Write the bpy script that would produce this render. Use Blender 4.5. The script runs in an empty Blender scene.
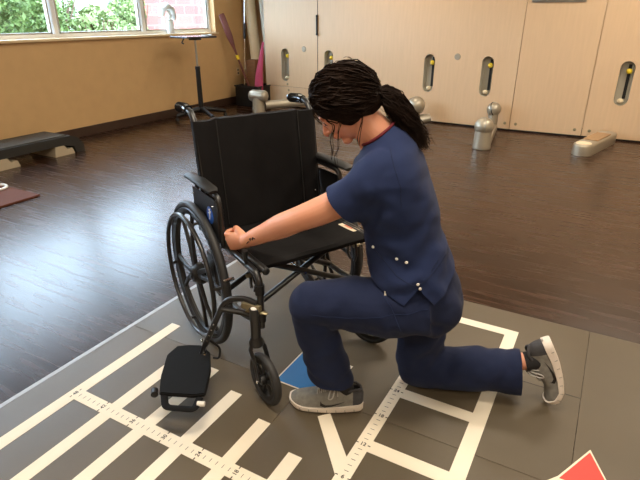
import bpy, bmesh, math, random
from mathutils import Vector, Matrix, Quaternion, noise
from mathutils.bvhtree import BVHTree
random.seed(7)
PI = math.pi
V = Vector
scn = bpy.context.scene
COL = scn.collection

# ------------------------------------------------------------------ materials
def mat(name, col, rough=0.5, metal=0.0, var=0.0, vscale=8.0, bump=0.0, bscale=60.0, spec=0.5,
        sss=0.0, sheen=0.0, stretch=(1, 1, 1), col2=None):
    m = bpy.data.materials.new(name); m.use_nodes = True
    nt = m.node_tree; b = nt.nodes['Principled BSDF']
    b.inputs['Base Color'].default_value = (*col, 1)
    b.inputs['Roughness'].default_value = rough
    b.inputs['Metallic'].default_value = metal
    b.inputs['Specular IOR Level'].default_value = spec
    if sss:
        b.inputs['Subsurface Weight'].default_value = sss
        b.inputs['Subsurface Radius'].default_value = (1.0, 0.35, 0.2)
        b.inputs['Subsurface Scale'].default_value = 0.012
    if sheen:
        b.inputs['Sheen Weight'].default_value = sheen
    if var or bump:
        tc = nt.nodes.new('ShaderNodeTexCoord'); mp = nt.nodes.new('ShaderNodeMapping')
        mp.inputs['Scale'].default_value = stretch
        nt.links.new(tc.outputs['Object'], mp.inputs['Vector'])
    if var:
        n = nt.nodes.new('ShaderNodeTexNoise'); n.inputs['Scale'].default_value = vscale
        n.inputs['Detail'].default_value = 6
        nt.links.new(mp.outputs[0], n.inputs['Vector'])
        r = nt.nodes.new('ShaderNodeValToRGB')
        c2 = col2 or tuple(min(1, c * (1 + var)) for c in col)
        r.color_ramp.elements[0].position = .3; r.color_ramp.elements[1].position = .7
        r.color_ramp.elements[0].color = (*[c * (1 - var) for c in col], 1)
        r.color_ramp.elements[1].color = (*c2, 1)
        nt.links.new(n.outputs['Fac'], r.inputs[0]); nt.links.new(r.outputs[0], b.inputs['Base Color'])
    if bump:
        n2 = nt.nodes.new('ShaderNodeTexNoise'); n2.inputs['Scale'].default_value = bscale
        n2.inputs['Detail'].default_value = 4
        nt.links.new(mp.outputs[0], n2.inputs['Vector'])
        bp = nt.nodes.new('ShaderNodeBump'); bp.inputs['Strength'].default_value = bump
        bp.inputs['Distance'].default_value = .01
        nt.links.new(n2.outputs['Fac'], bp.inputs['Height']); nt.links.new(bp.outputs[0], b.inputs['Normal'])
    return m

def srgb(r, g, b):
    f = lambda c: ((c / 255 + .055) / 1.055) ** 2.4 if c > 10 else c / 255 / 12.92
    return (f(r), f(g), f(b))

MT = {}
MT['wall_tan'] = mat('wall_tan_paint', srgb(200, 164, 116), .6, var=.03, bump=.05, bscale=150)
MT['wall_light'] = mat('wall_cream_paint', srgb(215, 190, 150), .6)
MT['ceiling'] = mat('ceiling_white', srgb(225, 222, 215), .8)
MT['baseboard'] = mat('baseboard_vinyl', srgb(60, 42, 32), .45)
MT['white_frame'] = mat('window_vinyl', srgb(225, 225, 225), .4)
MT['panel'] = mat('panel_birch', srgb(206, 175, 140), .42, var=.035, vscale=3, stretch=(12, 12, 1))
MT['steel'] = mat('brushed_steel', srgb(170, 168, 160), .32, .85, var=.05, stretch=(1, 1, 20))
MT['satin'] = mat('satin_silver', srgb(166, 157, 140), .34, .5)
MT['satin2'] = mat('slot_silver', srgb(176, 170, 154), .38, .25)
MT['dark'] = mat('black_gap', srgb(12, 11, 11), .6)
MT['yellow'] = mat('yellow_plastic', srgb(228, 196, 40), .35)
MT['matgrey'] = mat('mat_grey_rubber', srgb(90, 80, 64), .50, var=.05, vscale=5, bump=.12, bscale=400)
MT['matedge'] = mat('mat_edge_rubber', srgb(150, 148, 146), .4, var=.05)
MT['print'] = mat('mat_white_print', srgb(232, 222, 202), .5, var=.02)
MT['ink'] = mat('mat_black_print', srgb(28, 26, 25), .5)
MT['blue'] = mat('mat_blue_print', srgb(40, 118, 184), .5, var=.03)
MT['red'] = mat('mat_red_print', srgb(226, 62, 52), .5, var=.03)
MT['blk_metal'] = mat('black_powder_coat', (.013, .013, .014), .28, .0, spec=.6)
MT['blk_plastic'] = mat('black_plastic', (.011, .011, .012), .42, bump=.03, spec=.35)
MT['matte'] = mat('matte_black_plastic', (.007, .007, .0075), .8, spec=.15)
MT['rubber'] = mat('black_rubber', (.02, .02, .021), .55)
MT['pad'] = mat('black_vinyl_pad', (.009, .009, .0095), .55, bump=.15, bscale=25)
MT['grip'] = mat('glossy_black_grip', (.012, .013, .015), .16, spec=.7)
MT['nylon'] = mat('black_nylon', (.0055, .0048, .0052), .75, var=.08, bump=.25, bscale=18, spec=.18)
MT['brass'] = mat('zinc_latch', srgb(150, 140, 112), .4, .8)
MT['chrome'] = mat('chrome', srgb(210, 210, 210), .15, 1.0)
MT['skin'] = mat('skin', srgb(224, 158, 128), .5, var=.05, vscale=9, sss=.12, bump=.04, bscale=220)
MT['lips'] = mat('lips', srgb(190, 105, 95), .45)
MT['lash'] = mat('lash', (.012, .008, .006), .6)
MT['hair'] = mat('dark_brown_hair', (.013, .0072, .005), .68, var=.35, vscale=30, spec=.08)
MT['navy'] = mat('navy_cotton', srgb(34, 46, 82), .82, var=.07, vscale=14, bump=.12, bscale=500, sheen=.04, spec=.2)
MT['navy2'] = mat('navy_cotton_trousers', srgb(28, 37, 66), .82, var=.07, vscale=14, bump=.12, bscale=500, sheen=.04, spec=.2)
MT['maroon'] = mat('maroon_trim', srgb(104, 24, 38), .8)
MT['snap'] = mat('pearl_snap', srgb(235, 232, 225), .3)
MT['knit'] = mat('grey_knit', srgb(128, 126, 120), .85, var=.16, vscale=60, bump=.3, bscale=300)
MT['knit_dark'] = mat('dark_grey_knit', srgb(66, 66, 70), .85, var=.15, vscale=60, bump=.3, bscale=300)
MT['sole'] = mat('white_foam_sole', srgb(226, 216, 205), .55)
MT['lace'] = mat('grey_lace', srgb(176, 174, 170), .8)
MT['sock'] = mat('black_sock', (.014, .014, .016), .9)
MT['emblem'] = mat('blue_emblem', srgb(38, 92, 190), .35)
MT['white'] = mat('white_plastic', srgb(236, 234, 228), .4)
MT['tagcol'] = mat('tag_cream', srgb(228, 212, 186), .6)
MT['wood_red'] = mat('reddish_wood', srgb(98, 46, 36), .5, var=.1, stretch=(1, 1, .2))
MT['wicker'] = mat('wicker', srgb(128, 88, 56), .8, var=.2, vscale=50, bump=.8, bscale=90, stretch=(.3, .3, 3))
MT['pink'] = mat('pink_foam', srgb(170, 62, 92), .8, var=.05)
MT['beige'] = mat('beige_foam', srgb(222, 205, 172), .7, var=.03)
MT['offwhite'] = mat('offwhite_foam', srgb(226, 222, 212), .65, var=.03)
MT['step_blk'] = mat('step_black', srgb(38, 38, 36), .5, bump=.2, bscale=200)
MT['step_top'] = mat('step_top_rubber', srgb(58, 54, 46), .6, bump=.3, bscale=300)
MT['riser'] = mat('riser_beige', srgb(178, 164, 140), .5)
MT['brown_mat'] = mat('brown_board', srgb(96, 54, 38), .75, var=.06, spec=.2)
MT['laptop'] = mat('dark_laminate', srgb(58, 60, 66), .25)
MT['leaf'] = mat('leaf_green', srgb(78, 100, 48), .6, var=.35, vscale=3)
MT['leaf2'] = mat('leaf_pale', srgb(104, 122, 72), .6, var=.3, vscale=3)
MT['bark'] = mat('bark', srgb(90, 70, 55), .9)
MT['grass'] = mat('lawn', srgb(100, 110, 86), .9, var=.15, vscale=1.5)
MT['carp'] = mat('car_paint_dark', srgb(60, 64, 78), .25, .3)
MT['carg'] = mat('car_glass', srgb(24, 28, 34), .08)
MT['light'] = mat('lamp_lens', srgb(250, 245, 235), .5)
MT['clear'] = mat('frosted_plastic', srgb(226, 226, 222), .3)
MT['clear'].node_tree.nodes['Principled BSDF'].inputs['Transmission Weight'].default_value = .35

def floor_material():
    m = bpy.data.materials.new('dark_wood_planks'); m.use_nodes = True
    nt = m.node_tree; b = nt.nodes['Principled BSDF']; L = nt.links.new
    tc = nt.nodes.new('ShaderNodeTexCoord')
    br = nt.nodes.new('ShaderNodeTexBrick')
    br.inputs['Scale'].default_value = 1; br.inputs['Brick Width'].default_value = .92
    br.inputs['Row Height'].default_value = .13; br.inputs['Mortar Size'].default_value = .0022
    br.inputs['Mortar Smooth'].default_value = .3
    br.offset = .37; br.inputs['Bias'].default_value = 0
    br.inputs['Color1'].default_value = (*srgb(48, 31, 22), 1); br.inputs['Color2'].default_value = (*srgb(60, 39, 27), 1)
    br.inputs['Mortar'].default_value = (*srgb(40, 27, 22), 1)
    L(tc.outputs['Object'], br.inputs['Vector'])
    mp = nt.nodes.new('ShaderNodeMapping'); mp.inputs['Scale'].default_value = (1.2, 14, 1)
    L(tc.outputs['Object'], mp.inputs['Vector'])
    n = nt.nodes.new('ShaderNodeTexNoise'); n.inputs['Scale'].default_value = 2.2; n.inputs['Detail'].default_value = 9
    n.inputs['Distortion'].default_value = .6
    L(mp.outputs[0], n.inputs['Vector'])
    r = nt.nodes.new('ShaderNodeValToRGB'); r.color_ramp.elements[0].position = .32; r.color_ramp.elements[1].position = .72
    r.color_ramp.elements[0].color = (.55, .55, .55, 1); r.color_ramp.elements[1].color = (1.25, 1.2, 1.15, 1)
    L(n.outputs['Fac'], r.inputs[0])
    mx = nt.nodes.new('ShaderNodeMixRGB'); mx.blend_type = 'MULTIPLY'; mx.inputs[0].default_value = 1
    L(br.outputs['Color'], mx.inputs[1]); L(r.outputs[0], mx.inputs[2]); L(mx.outputs[0], b.inputs['Base Color'])
    rr = nt.nodes.new('ShaderNodeMapRange'); rr.inputs[3].default_value = .20; rr.inputs[4].default_value = .33
    L(n.outputs['Fac'], rr.inputs[0]); L(rr.outputs[0], b.inputs['Roughness'])
    ad = nt.nodes.new('ShaderNodeMath'); ad.operation = 'SUBTRACT'
    ms = nt.nodes.new('ShaderNodeMath'); ms.operation = 'MULTIPLY'; ms.inputs[1].default_value = .6
    L(br.outputs['Fac'], ms.inputs[0]); L(n.outputs['Fac'], ad.inputs[0]); L(ms.outputs[0], ad.inputs[1])
    bp = nt.nodes.new('ShaderNodeBump'); bp.inputs['Strength'].default_value = .06; bp.inputs['Distance'].default_value = .004
    L(ad.outputs[0], bp.inputs['Height']); L(bp.outputs[0], b.inputs['Normal'])
    b.inputs['Specular IOR Level'].default_value = .38
    return m
MT['floor'] = floor_material()

def brick_material():
    m = bpy.data.materials.new('red_brick'); m.use_nodes = True
    nt = m.node_tree; b = nt.nodes['Principled BSDF']; L = nt.links.new
    tc = nt.nodes.new('ShaderNodeTexCoord')
    mp = nt.nodes.new('ShaderNodeMapping'); mp.inputs['Rotation'].default_value = (0, PI / 2, PI / 2)
    sp = nt.nodes.new('ShaderNodeSeparateXYZ'); cb = nt.nodes.new('ShaderNodeCombineXYZ')
    L(tc.outputs['Object'], sp.inputs[0]); L(sp.outputs['Y'], cb.inputs['X']); L(sp.outputs['Z'], cb.inputs['Y'])
    br = nt.nodes.new('ShaderNodeTexBrick'); br.inputs['Scale'].default_value = 1
    br.inputs['Brick Width'].default_value = .78; br.inputs['Row Height'].default_value = .33
    br.inputs['Mortar Size'].default_value = .014
    br.inputs['Color1'].default_value = (*srgb(160, 84, 76), 1); br.inputs['Color2'].default_value = (*srgb(142, 72, 68), 1)
    br.inputs['Mortar'].default_value = (*srgb(160, 118, 110), 1)
    L(cb.outputs[0], br.inputs['Vector']); L(br.outputs['Color'], b.inputs['Base Color'])
    b.inputs['Roughness'].default_value = .85
    return m
MT['brick'] = brick_material()

def glass_material():
    m = bpy.data.materials.new('window_glass'); m.use_nodes = True
    nt = m.node_tree; nt.nodes.clear(); L = nt.links.new
    o = nt.nodes.new('ShaderNodeOutputMaterial'); mix = nt.nodes.new('ShaderNodeMixShader')
    t = nt.nodes.new('ShaderNodeBsdfTransparent'); g = nt.nodes.new('ShaderNodeBsdfGlossy')
    g.inputs['Roughness'].default_value = .02; t.inputs['Color'].default_value = (.93, .97, .98, 1)
    lw = nt.nodes.new('ShaderNodeLayerWeight'); pw = nt.nodes.new('ShaderNodeMath'); pw.operation = 'POWER'; pw.inputs[1].default_value = 4
    f = nt.nodes.new('ShaderNodeMath'); f.operation = 'MULTIPLY_ADD'; f.inputs[1].default_value = .5; f.inputs[2].default_value = .03
    L(lw.outputs['Facing'], pw.inputs[0]); L(pw.outputs[0], f.inputs[0]); L(f.outputs[0], mix.inputs[0]); L(t.outputs[0], mix.inputs[1]); L(g.outputs[0], mix.inputs[2])
    L(mix.outputs[0], o.inputs['Surface'])
    return m
MT['glass'] = glass_material()

# ------------------------------------------------------------------ mesh helpers
class MB:
    def __init__(self):
        self.v = []; self.f = []
    def add(self, vs, fs, mtx=None):
        o = len(self.v)
        for p in vs:
            p = V(p)
            self.v.append(mtx @ p if mtx is not None else p)
        self.f += [tuple(i + o for i in f) for f in fs]
        return self
    def box(self, c, s, rot=None, bev=0.0):
        c = V(c); R = rot if rot is not None else Matrix.Identity(3)
        if bev > 0:
            bm = bmesh.new(); bmesh.ops.create_cube(bm, size=1)
            for q in bm.verts: q.co = V((q.co.x * s[0], q.co.y * s[1], q.co.z * s[2]))
            bmesh.ops.bevel(bm, geom=bm.edges[:], offset=bev, segments=2, affect='EDGES', profile=.5)
            bm.verts.index_update()
            self.add([c + R @ q.co for q in bm.verts], [[q.index for q in f.verts] for f in bm.faces]); bm.free()
            return self
        h = [x / 2 for x in s]
        vs = [c + R @ V((x * h[0], y * h[1], z * h[2])) for x in (-1, 1) for y in (-1, 1) for z in (-1, 1)]
        return self.add(vs, [(0, 1, 3, 2), (4, 6, 7, 5), (0, 4, 5, 1), (2, 3, 7, 6), (0, 2, 6, 4), (1, 5, 7, 3)])
    def tube(self, pts, r, n=12, closed=False, caps=True, flat=None):
        """sweep a circle (or ellipse r=(a,b)) along pts; r may be a list per point"""
        pts = [V(p) for p in pts]; N = len(pts)
        rs = r if isinstance(r, list) else [r] * N
        T = []
        for i in range(N):
            a = pts[(i - 1) % N] if (closed or i > 0) else pts[i]
            b = pts[(i + 1) % N] if (closed or i < N - 1) else pts[i]
            T.append((b - a).normalized())
        u = flat.copy() if flat is not None else (V((0, 0, 1)) if abs(T[0].z) < .9 else V((1, 0, 0)))
        u = (u - T[0] * u.dot(T[0])).normalized()
        rings = []
        for i in range(N):
            if flat is not None: u = flat.copy()
            u = (u - T[i] * u.dot(T[i])).normalized(); w = T[i].cross(u)
            q = rs[i]; a, b = (q if isinstance(q, tuple) else (q, q))
            rings.append([pts[i] + u * (a * math.cos(t)) + w * (b * math.sin(t)) for t in [2 * PI * k / n for k in range(n)]])
        vs = [p for rg in rings for p in rg]; fs = []
        M_ = N if closed else N - 1
        for i in range(M_):
            j = (i + 1) % N
            for k in range(n):
                fs.append((i * n + k, i * n + (k + 1) % n, j * n + (k + 1) % n, j * n + k))
        if caps and not closed:
            fs.append(tuple(range(n))[::-1]); fs.append(tuple(range((N - 1) * n, N * n)))
        return self.add(vs, fs)
    def cyl(self, p, q, r, n=16, r2=None):
        return self.tube([p, q], [r, r if r2 is None else r2], n)
    def lathe(self, c, axis, prof, n=32, closed=False):
        """prof: list of (radius, height) along axis"""
        c = V(c); ax = V(axis).normalized()
        u = V((0, 0, 1)) if abs(ax.z) < .9 else V((1, 0, 0)); u = (u - ax * u.dot(ax)).normalized(); w = ax.cross(u)
        P = len(prof); vs = []
        for k in range(n):
            t = 2 * PI * k / n; d = u * math.cos(t) + w * math.sin(t)
            vs += [c + d * r + ax * h for r, h in prof]
        fs = []
        for k in range(n):
            j = (k + 1) % n
            for i in range(P if closed else P - 1):
                i2 = (i + 1) % P
                fs.append((k * P + i, j * P + i, j * P + i2, k * P + i2))
        return self.add(vs, fs)
    def torus(self, c, axis, R, r, n=56, m=10, ry=None):
        ry = ry or r
        return self.lathe(c, axis, [(R + r * math.cos(2 * PI * k / m), ry * math.sin(2 * PI * k / m)) for k in range(m)], n, True)
    def ball(self, c, r, n=16, rot=None):
        r = r if isinstance(r, (tuple, list)) else (r, r, r)
        R = rot if rot is not None else Matrix.Identity(3); c = V(c); vs = []; fs = []
        m = n // 2
        for i in range(m + 1):
            th = PI * i / m
            for k in range(n):
                ph = 2 * PI * k / n
                vs.append(c + R @ V((r[0] * math.sin(th) * math.cos(ph), r[1] * math.sin(th) * math.sin(ph), r[2] * math.cos(th))))
        for i in range(m):
            for k in range(n):
                fs.append((i * n + k, (i + 1) * n + k, (i + 1) * n + (k + 1) % n, i * n + (k + 1) % n))
        return self.add(vs, fs)
    def prism(self, poly, d, close=True):
        """poly: 3D points (planar), extruded by vector d"""
        n = len(poly); vs = [V(p) for p in poly] + [V(p) + V(d) for p in poly]
        fs = [tuple(range(n))[::-1], tuple(range(n, 2 * n))] + [(i, (i + 1) % n, n + (i + 1) % n, n + i) for i in range(n)]
        return self.add(vs, fs)
    def mesh(self, name):
        me = bpy.data.meshes.new(name); me.from_pydata([tuple(p) for p in self.v], [], self.f)
        bm = bmesh.new(); bm.from_mesh(me)
        bmesh.ops.remove_doubles(bm, verts=bm.verts, dist=1e-6)
        bmesh.ops.dissolve_degenerate(bm, edges=bm.edges, dist=1e-7)
        bmesh.ops.recalc_face_normals(bm, faces=bm.faces); bm.to_mesh(me); bm.free()
        return me
    def build(self, name, m, parent=None, smooth=True, label=None):
        return link(name, self.mesh(name), m, parent, smooth, label)

def link(name, me, m, parent=None, smooth=True, label=None):
    o = bpy.data.objects.new(name, me); COL.objects.link(o)
    if m is not None:
        me.materials.clear(); me.materials.append(MT[m] if isinstance(m, str) else m)
    if smooth: smooth_mesh(me)
    if parent is not None: o.parent = parent
    if label: o['label'] = label
    return o

def smooth_mesh(me, ang=42):
    me.polygons.foreach_set('use_smooth', [True] * len(me.polygons))
    bm = bmesh.new(); bm.from_mesh(me)
    for e in bm.edges:
        if len(e.link_faces) == 2:
            try: e.smooth = e.calc_face_angle() < math.radians(ang)
            except ValueError: pass
    bm.to_mesh(me); bm.free()

def thing(name, label, cat, loc=(0, 0, 0), rotz=0, group=None):
    o = bpy.data.objects.new(name, None); COL.objects.link(o)
    o.location = loc; o.rotation_euler = (0, 0, rotz); o['label'] = label; o['category'] = cat
    o.empty_display_size = .1
    if group: o['group'] = group
    return o

def tag(o, label, cat, group=None, kind=None):
    o['label'] = label; o['category'] = cat
    if group: o['group'] = group
    if kind: o['kind'] = kind
    return o

def struct(name, mb, m, parent=None, smooth=False, label=None):
    o = mb.build(name, m, parent, smooth, label)
    if parent is None:
        o['kind'] = 'structure'
        o['label'] = label or name.replace('_', ' '); o['category'] = name.split('_')[0]
    return o

def fillet(pts, rad, seg=6):
    pts = [V(p) for p in pts]; out = [pts[0]]
    for i in range(1, len(pts) - 1):
        a, b, c = pts[i - 1], pts[i], pts[i + 1]
        r = min(rad, (a - b).length * .45, (c - b).length * .45)
        p = b + (a - b).normalized() * r; q = b + (c - b).normalized() * r
        for k in range(seg + 1):
            t = k / seg; out.append(p * (1 - t) ** 2 + b * 2 * t * (1 - t) + q * t * t)
    out.append(pts[-1]); return out

def remesh(mb_list, vox, smooth=4, fac=.5):
    """fuse closed overlapping shapes into one continuous skin"""
    big = MB()
    for m in mb_list: big.add(m.v, m.f)
    me = bpy.data.meshes.new('tmp'); me.from_pydata([tuple(p) for p in big.v], [], big.f)
    bm = bmesh.new(); bm.from_mesh(me); bmesh.ops.recalc_face_normals(bm, faces=bm.faces); bm.to_mesh(me); bm.free()
    o = bpy.data.objects.new('tmp', me); COL.objects.link(o)
    r = o.modifiers.new('r', 'REMESH'); r.mode = 'VOXEL'; r.voxel_size = vox
    if smooth:
        s = o.modifiers.new('s', 'SMOOTH'); s.factor = fac; s.iterations = smooth
    dg = bpy.context.evaluated_depsgraph_get()
    out = bpy.data.meshes.new_from_object(o.evaluated_get(dg))
    bpy.data.objects.remove(o); bpy.data.meshes.remove(me)
    return out

def displace(me, fn):
    me.update()
    nor = [v.normal.copy() for v in me.vertices]
    for v, n in zip(me.vertices, nor): v.co = v.co + n * fn(v.co)

def loft(rings, n=24, pw=2.0):
    """rings: (centre, axis_u, ru, axis_w, rw) ; closed tube of superellipse rings"""
    mb = MB(); vs = []; N = len(rings)
    for c, u, ru, w, rw in rings:
        c, u, w = V(c), V(u), V(w)
        for k in range(n):
            t = 2 * PI * k / n; a, b = math.cos(t), math.sin(t)
            a = math.copysign(abs(a) ** (2 / pw), a); b = math.copysign(abs(b) ** (2 / pw), b)
            vs.append(c + u * ru * a + w * rw * b)
    fs = [(i * n + k, i * n + (k + 1) % n, (i + 1) * n + (k + 1) % n, (i + 1) * n + k) for i in range(N - 1) for k in range(n)]
    fs += [tuple(range(n))[::-1], tuple(range((N - 1) * n, N * n))]
    return mb.add(vs, fs)

def limb(pts, rad, n=20, sub=5):
    """smooth tapered limb through pts with radii"""
    pts = [V(p) for p in pts]; P = []; R = []
    if any(isinstance(r, tuple) for r in rad): rad = [r if isinstance(r, tuple) else (r, r) for r in rad]
    for i in range(len(pts) - 1):
        p0 = pts[max(i - 1, 0)]; p1 = pts[i]; p2 = pts[i + 1]; p3 = pts[min(i + 2, len(pts) - 1)]
        for k in range(sub):
            t = k / sub
            P.append(.5 * ((2 * p1) + (p2 - p0) * t + (2 * p0 - 5 * p1 + 4 * p2 - p3) * t * t + (3 * p1 - p0 - 3 * p2 + p3) * t ** 3))
            s = t * t * (3 - 2 * t)
            ra, rb = rad[i], rad[i + 1]
            if isinstance(ra, tuple): R.append((ra[0] * (1 - s) + rb[0] * s, ra[1] * (1 - s) + rb[1] * s))
            else: R.append(ra * (1 - s) + rb * s)
    P.append(pts[-1]); R.append(rad[-1])
    return P, R

# ------------------------------------------------------------------ camera
cd = bpy.data.cameras.new('camera'); cam = bpy.data.objects.new('camera', cd); COL.objects.link(cam)
cd.sensor_width = 36; cd.lens = 513.27 / 640 * 36; cd.clip_start = .05; cd.clip_end = 300
rt = V((0.87269, 0.488274, -0.000407)); up = V((-0.195246, 0.349726, 0.916281)); fw = V((-0.447539, 0.79955, -0.400536))
cam.matrix_world = Matrix(((rt.x, up.x, -fw.x, 0), (rt.y, up.y, -fw.y, 0), (rt.z, up.z, -fw.z, 1.31785 + .008), (0, 0, 0, 1)))
scn.camera = cam

# ------------------------------------------------------------------ room shell
XL, XG, YB, ZC = -5.47, -5.60, 7.45, 2.9      # wall face, glass plane, back wall, ceiling
XR, YF = 3.6, -3.6
struct('floor', MB().box((-1, 1.9, -.05), (9.4, 11.3, .1)), 'floor', label='dark brown glossy wood plank floor')
struct('ceiling', MB().box((-1, 1.9, ZC + .05), (9.4, 11.3, .1)), 'ceiling')
W0, W1, WZ0, WZ1 = .55, 6.545, 1.09, 2.25       # window opening
wl = MB()
T = .2
xc = XL - T / 2
wl.box((xc, (YF + YB) / 2, WZ0 / 2 - .01), (T, YB - YF, WZ0 - .02))
wl.box((xc, (YF + YB) / 2, (WZ1 + ZC) / 2), (T, YB - YF, ZC - WZ1))
wl.box((xc, (YF + W0) / 2, (WZ0 + WZ1) / 2), (T, W0 - YF, WZ1 - WZ0 + .04))
wl.box((xc, (W1 + YB) / 2, (WZ0 + WZ1) / 2), (T, YB - W1, WZ1 - WZ0 + .04))
struct('wall_left', wl, 'wall_tan', label='tan painted wall below and around the window')
struct('wall_back', MB().box((-1, YB + .1, ZC / 2), (9.4, .2, ZC)), 'wall_tan', label='tan back wall behind the wooden panels')
struct('wall_right', MB().box((XR + .1, 1.9, ZC / 2), (.2, 11.3, ZC)), 'wall_light')
struct('wall_front', MB().box((-1, YF - .1, ZC / 2), (9.4, .2, ZC)), 'wall_light')
struct('baseboard_left', MB().box((XL + .006, (YF + YB) / 2, .055), (.012, YB - YF, .11), bev=.003), 'baseboard', label='dark brown baseboard along the tan wall')
struct('trim_1', MB().box((XL - .075, (W0 + W1) / 2, WZ0 - .005), (.23, W1 - W0 + .06, .03), bev=.006), 'wall_light', label='cream sill board under the window')
# window frames and panes: three panes seen, one more out of frame
edges = [W0, 2.55, 3.945, 5.225, W1]
win = MB(); fw_ = .032
win.box((XG, (W0 + W1) / 2, WZ0 + .03), (.07, W1 - W0, .04)); win.box((XG, (W0 + W1) / 2, WZ1 - .03), (.07, W1 - W0, .06))
for i, e in enumerate(edges):
    w = .05 if 0 < i < 4 else .035
    y = e if 0 < i < 4 else (e + .015 if i == 0 else e - .018)
    win.box((XG, y, (WZ0 + WZ1) / 2), (.078, w, WZ1 - WZ0 - .002))
wo = struct('window_1', win, 'white_frame', label='wide window with white mullions looking out on bushes and brick')
for i in range(4):
    y0, y1 = edges[i] + .045, edges[i + 1] - .045
    sash = MB()
    for (cy, cz, sy, sz) in (((y0 + y1) / 2, WZ0 + .058, y1 - y0, .02), ((y0 + y1) / 2, WZ1 - .07, y1 - y0, .02),
                             (y0 + .008, (WZ0 + WZ1) / 2, .02, WZ1 - WZ0 - .1), (y1 - .008, (WZ0 + WZ1) / 2, .02, WZ1 - WZ0 - .1)):
        sash.box((XG, cy, cz), (.045, sy, sz))
    so = sash.build('sash', 'steel', wo, False, label='grey inner sash frame')
    MB().box((XG, (y0 + y1) / 2, (WZ0 + WZ1) / 2), (.006, y1 - y0 - .01, WZ1 - WZ0 - .13)).build('pane', 'glass', wo, False)

# ------------------------------------------------------------------ ceiling lights (real lamps of the room)
def ceiling_light(x, y, power, k):
    t = thing('ceiling_light', 'recessed rectangular ceiling light, ' + k, 'light', (x, y, ZC))
    MB().box((0, 0, -.02), (1.24, .64, .03), bev=.006).build('frame', 'white_frame', t)
    MB().box((0, 0, -.036), (1.16, .56, .006)).build('diffuser', 'light', t, False)
    ld = bpy.data.lights.new('ceiling_lamp', 'AREA'); ld.shape = 'RECTANGLE'; ld.size = 1.16; ld.size_y = .56
    ld.energy = power; ld.color = (1.0, .87, .70)
    lo = bpy.data.objects.new('lamp', ld); COL.objects.link(lo); lo.parent = t; lo.location = (0, 0, -.045)
for x, y, pw, k in [(-3.6, .2, 22, 'front left of the room'), (-3.4, 3.6, 26, 'middle left of the room'), (-2.6, 5.9, 26, 'back left near panels'),
                    (-.6, 3.9, 62, 'centre above the mat edge'), (.6, 5.7, 60, 'back right near panels'), (-.7, .9, 62, 'above the mat'),
                    (2.0, 3.2, 52, 'right side of the room'), (1.6, -.4, 50, 'behind and right of viewer'), (-1.2, -2.0, 40, 'behind viewer')]:
    ceiling_light(x, y, pw * .93, k)

t = thing('downlight', 'small round ceiling downlight washing the wooden panels', 'light', (-2.75, 5.75, ZC))
MB().lathe((0, 0, 0), (0, 0, -1), [(0, .01), (.06, .01), (.07, .02), (.085, .02), (.085, 0)], 28).build('housing', 'white_frame', t)
ld = bpy.data.lights.new('downlight_lamp', 'SPOT'); ld.energy = 95; ld.color = (1, .80, .55); ld.spot_size = math.radians(85); ld.spot_blend = 1; ld.shadow_soft_size = .06
lo = bpy.data.objects.new('spot_lamp', ld); COL.objects.link(lo); lo.parent = t; lo.location = (0, 0, -.03); lo.rotation_euler = V((.0, 1.1, -1.25)).to_track_quat('-Z', 'Y').to_euler()

# ------------------------------------------------------------------ floor mat with rulers
mt = thing('exercise_mat', 'large grey rubber measuring mat with white stripes, rulers, blue and red markings', 'mat', (0, 0, 0))
TH = .008
def tile(x0, x1, y0, y1):
    MB().box(((x0 + x1) / 2, (y0 + y1) / 2, TH / 2), (x1 - x0 - .0016, y1 - y0 - .0016, TH), bev=.0012).build('mat_tile', 'matgrey', mt)
MX0, MX1, MY0, MY1 = -1.745, 2.2, -.6, 2.323
tile(MX0, -.836, MY0, 1.345); tile(MX0, .108, 1.345, MY1); tile(-.836, .108, MY0, 1.345); tile(.108, MX1, MY0, MY1)
MB().prism([(MX0 - .03, MY0, .0002), (MX0, MY0, .0002), (MX0, MY0, TH), (MX0 - .026, MY0, .003)], (0, MY1 - MY0, 0)).build('edge_ramp', 'matedge', mt, False, label='paler bevelled edge strip')
MB().box((-.03, 1.81, TH + .0003), (.27, .003, .0006)).build('seam', 'ink', mt, False)
PZ = TH + .0005
def pr(poly, m='print', name='white_stripe', z=PZ, h=.0006, label=None):
    MB().prism([(x, y, z) for x, y in poly], (0, 0, h)).build(name, m, mt, False, label)
def rect(x0, x1, y0, y1): return [(x0, y0), (x1, y0), (x1, y1), (x0, y1)]
sx = [-1.576, -1.379, -1.211, -1.0405, -.861, -.684]
for x, ye in zip(sx, [1.446, 1.356, 1.279, 1.207, 1.135, 1.057]):
    pr(rect(x - .026, x + .026, .15, ye))
pr(rect(-1.60, -.535, .879, .931), name='ruler_band', z=PZ + .0003)
pr(rect(-.535, -.486, .15, 2.155), name='ruler_band', z=PZ + .0003)
pr(rect(-.226, -.173, .3, 2.155)); pr(rect(-.487, -.2, 2.105, 2.1555), z=PZ + .0002)
for y in (.905, 1.21, 1.51): pr(rect(-.487, -.2, y - .026, y + .026), z=PZ + .0002)
pr([(-.708, 1.247), (-.676, 1.283), (-.52, 1.116), (-.534, 1.050)], label='diagonal white stripe')
pr([(.09, 1.405), (.123, 1.372), (-.05, 1.16), (-.083, 1.193)], label='diagonal white stripe')
pr(rect(-.955, -.722, 1.338, 1.566), name='white_border', z=PZ); pr(rect(-.949, -.728, 1.344, 1.56), 'blue', 'blue_square', PZ + .0004)
pr([(.156, 1.552), (.068, 1.372), (.24, 1.372)], name='white_border', z=PZ + .0006); pr([(.156, 1.538), (.079, 1.379), (.231, 1.379)], 'red', 'red_triangle', PZ + .001)
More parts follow.
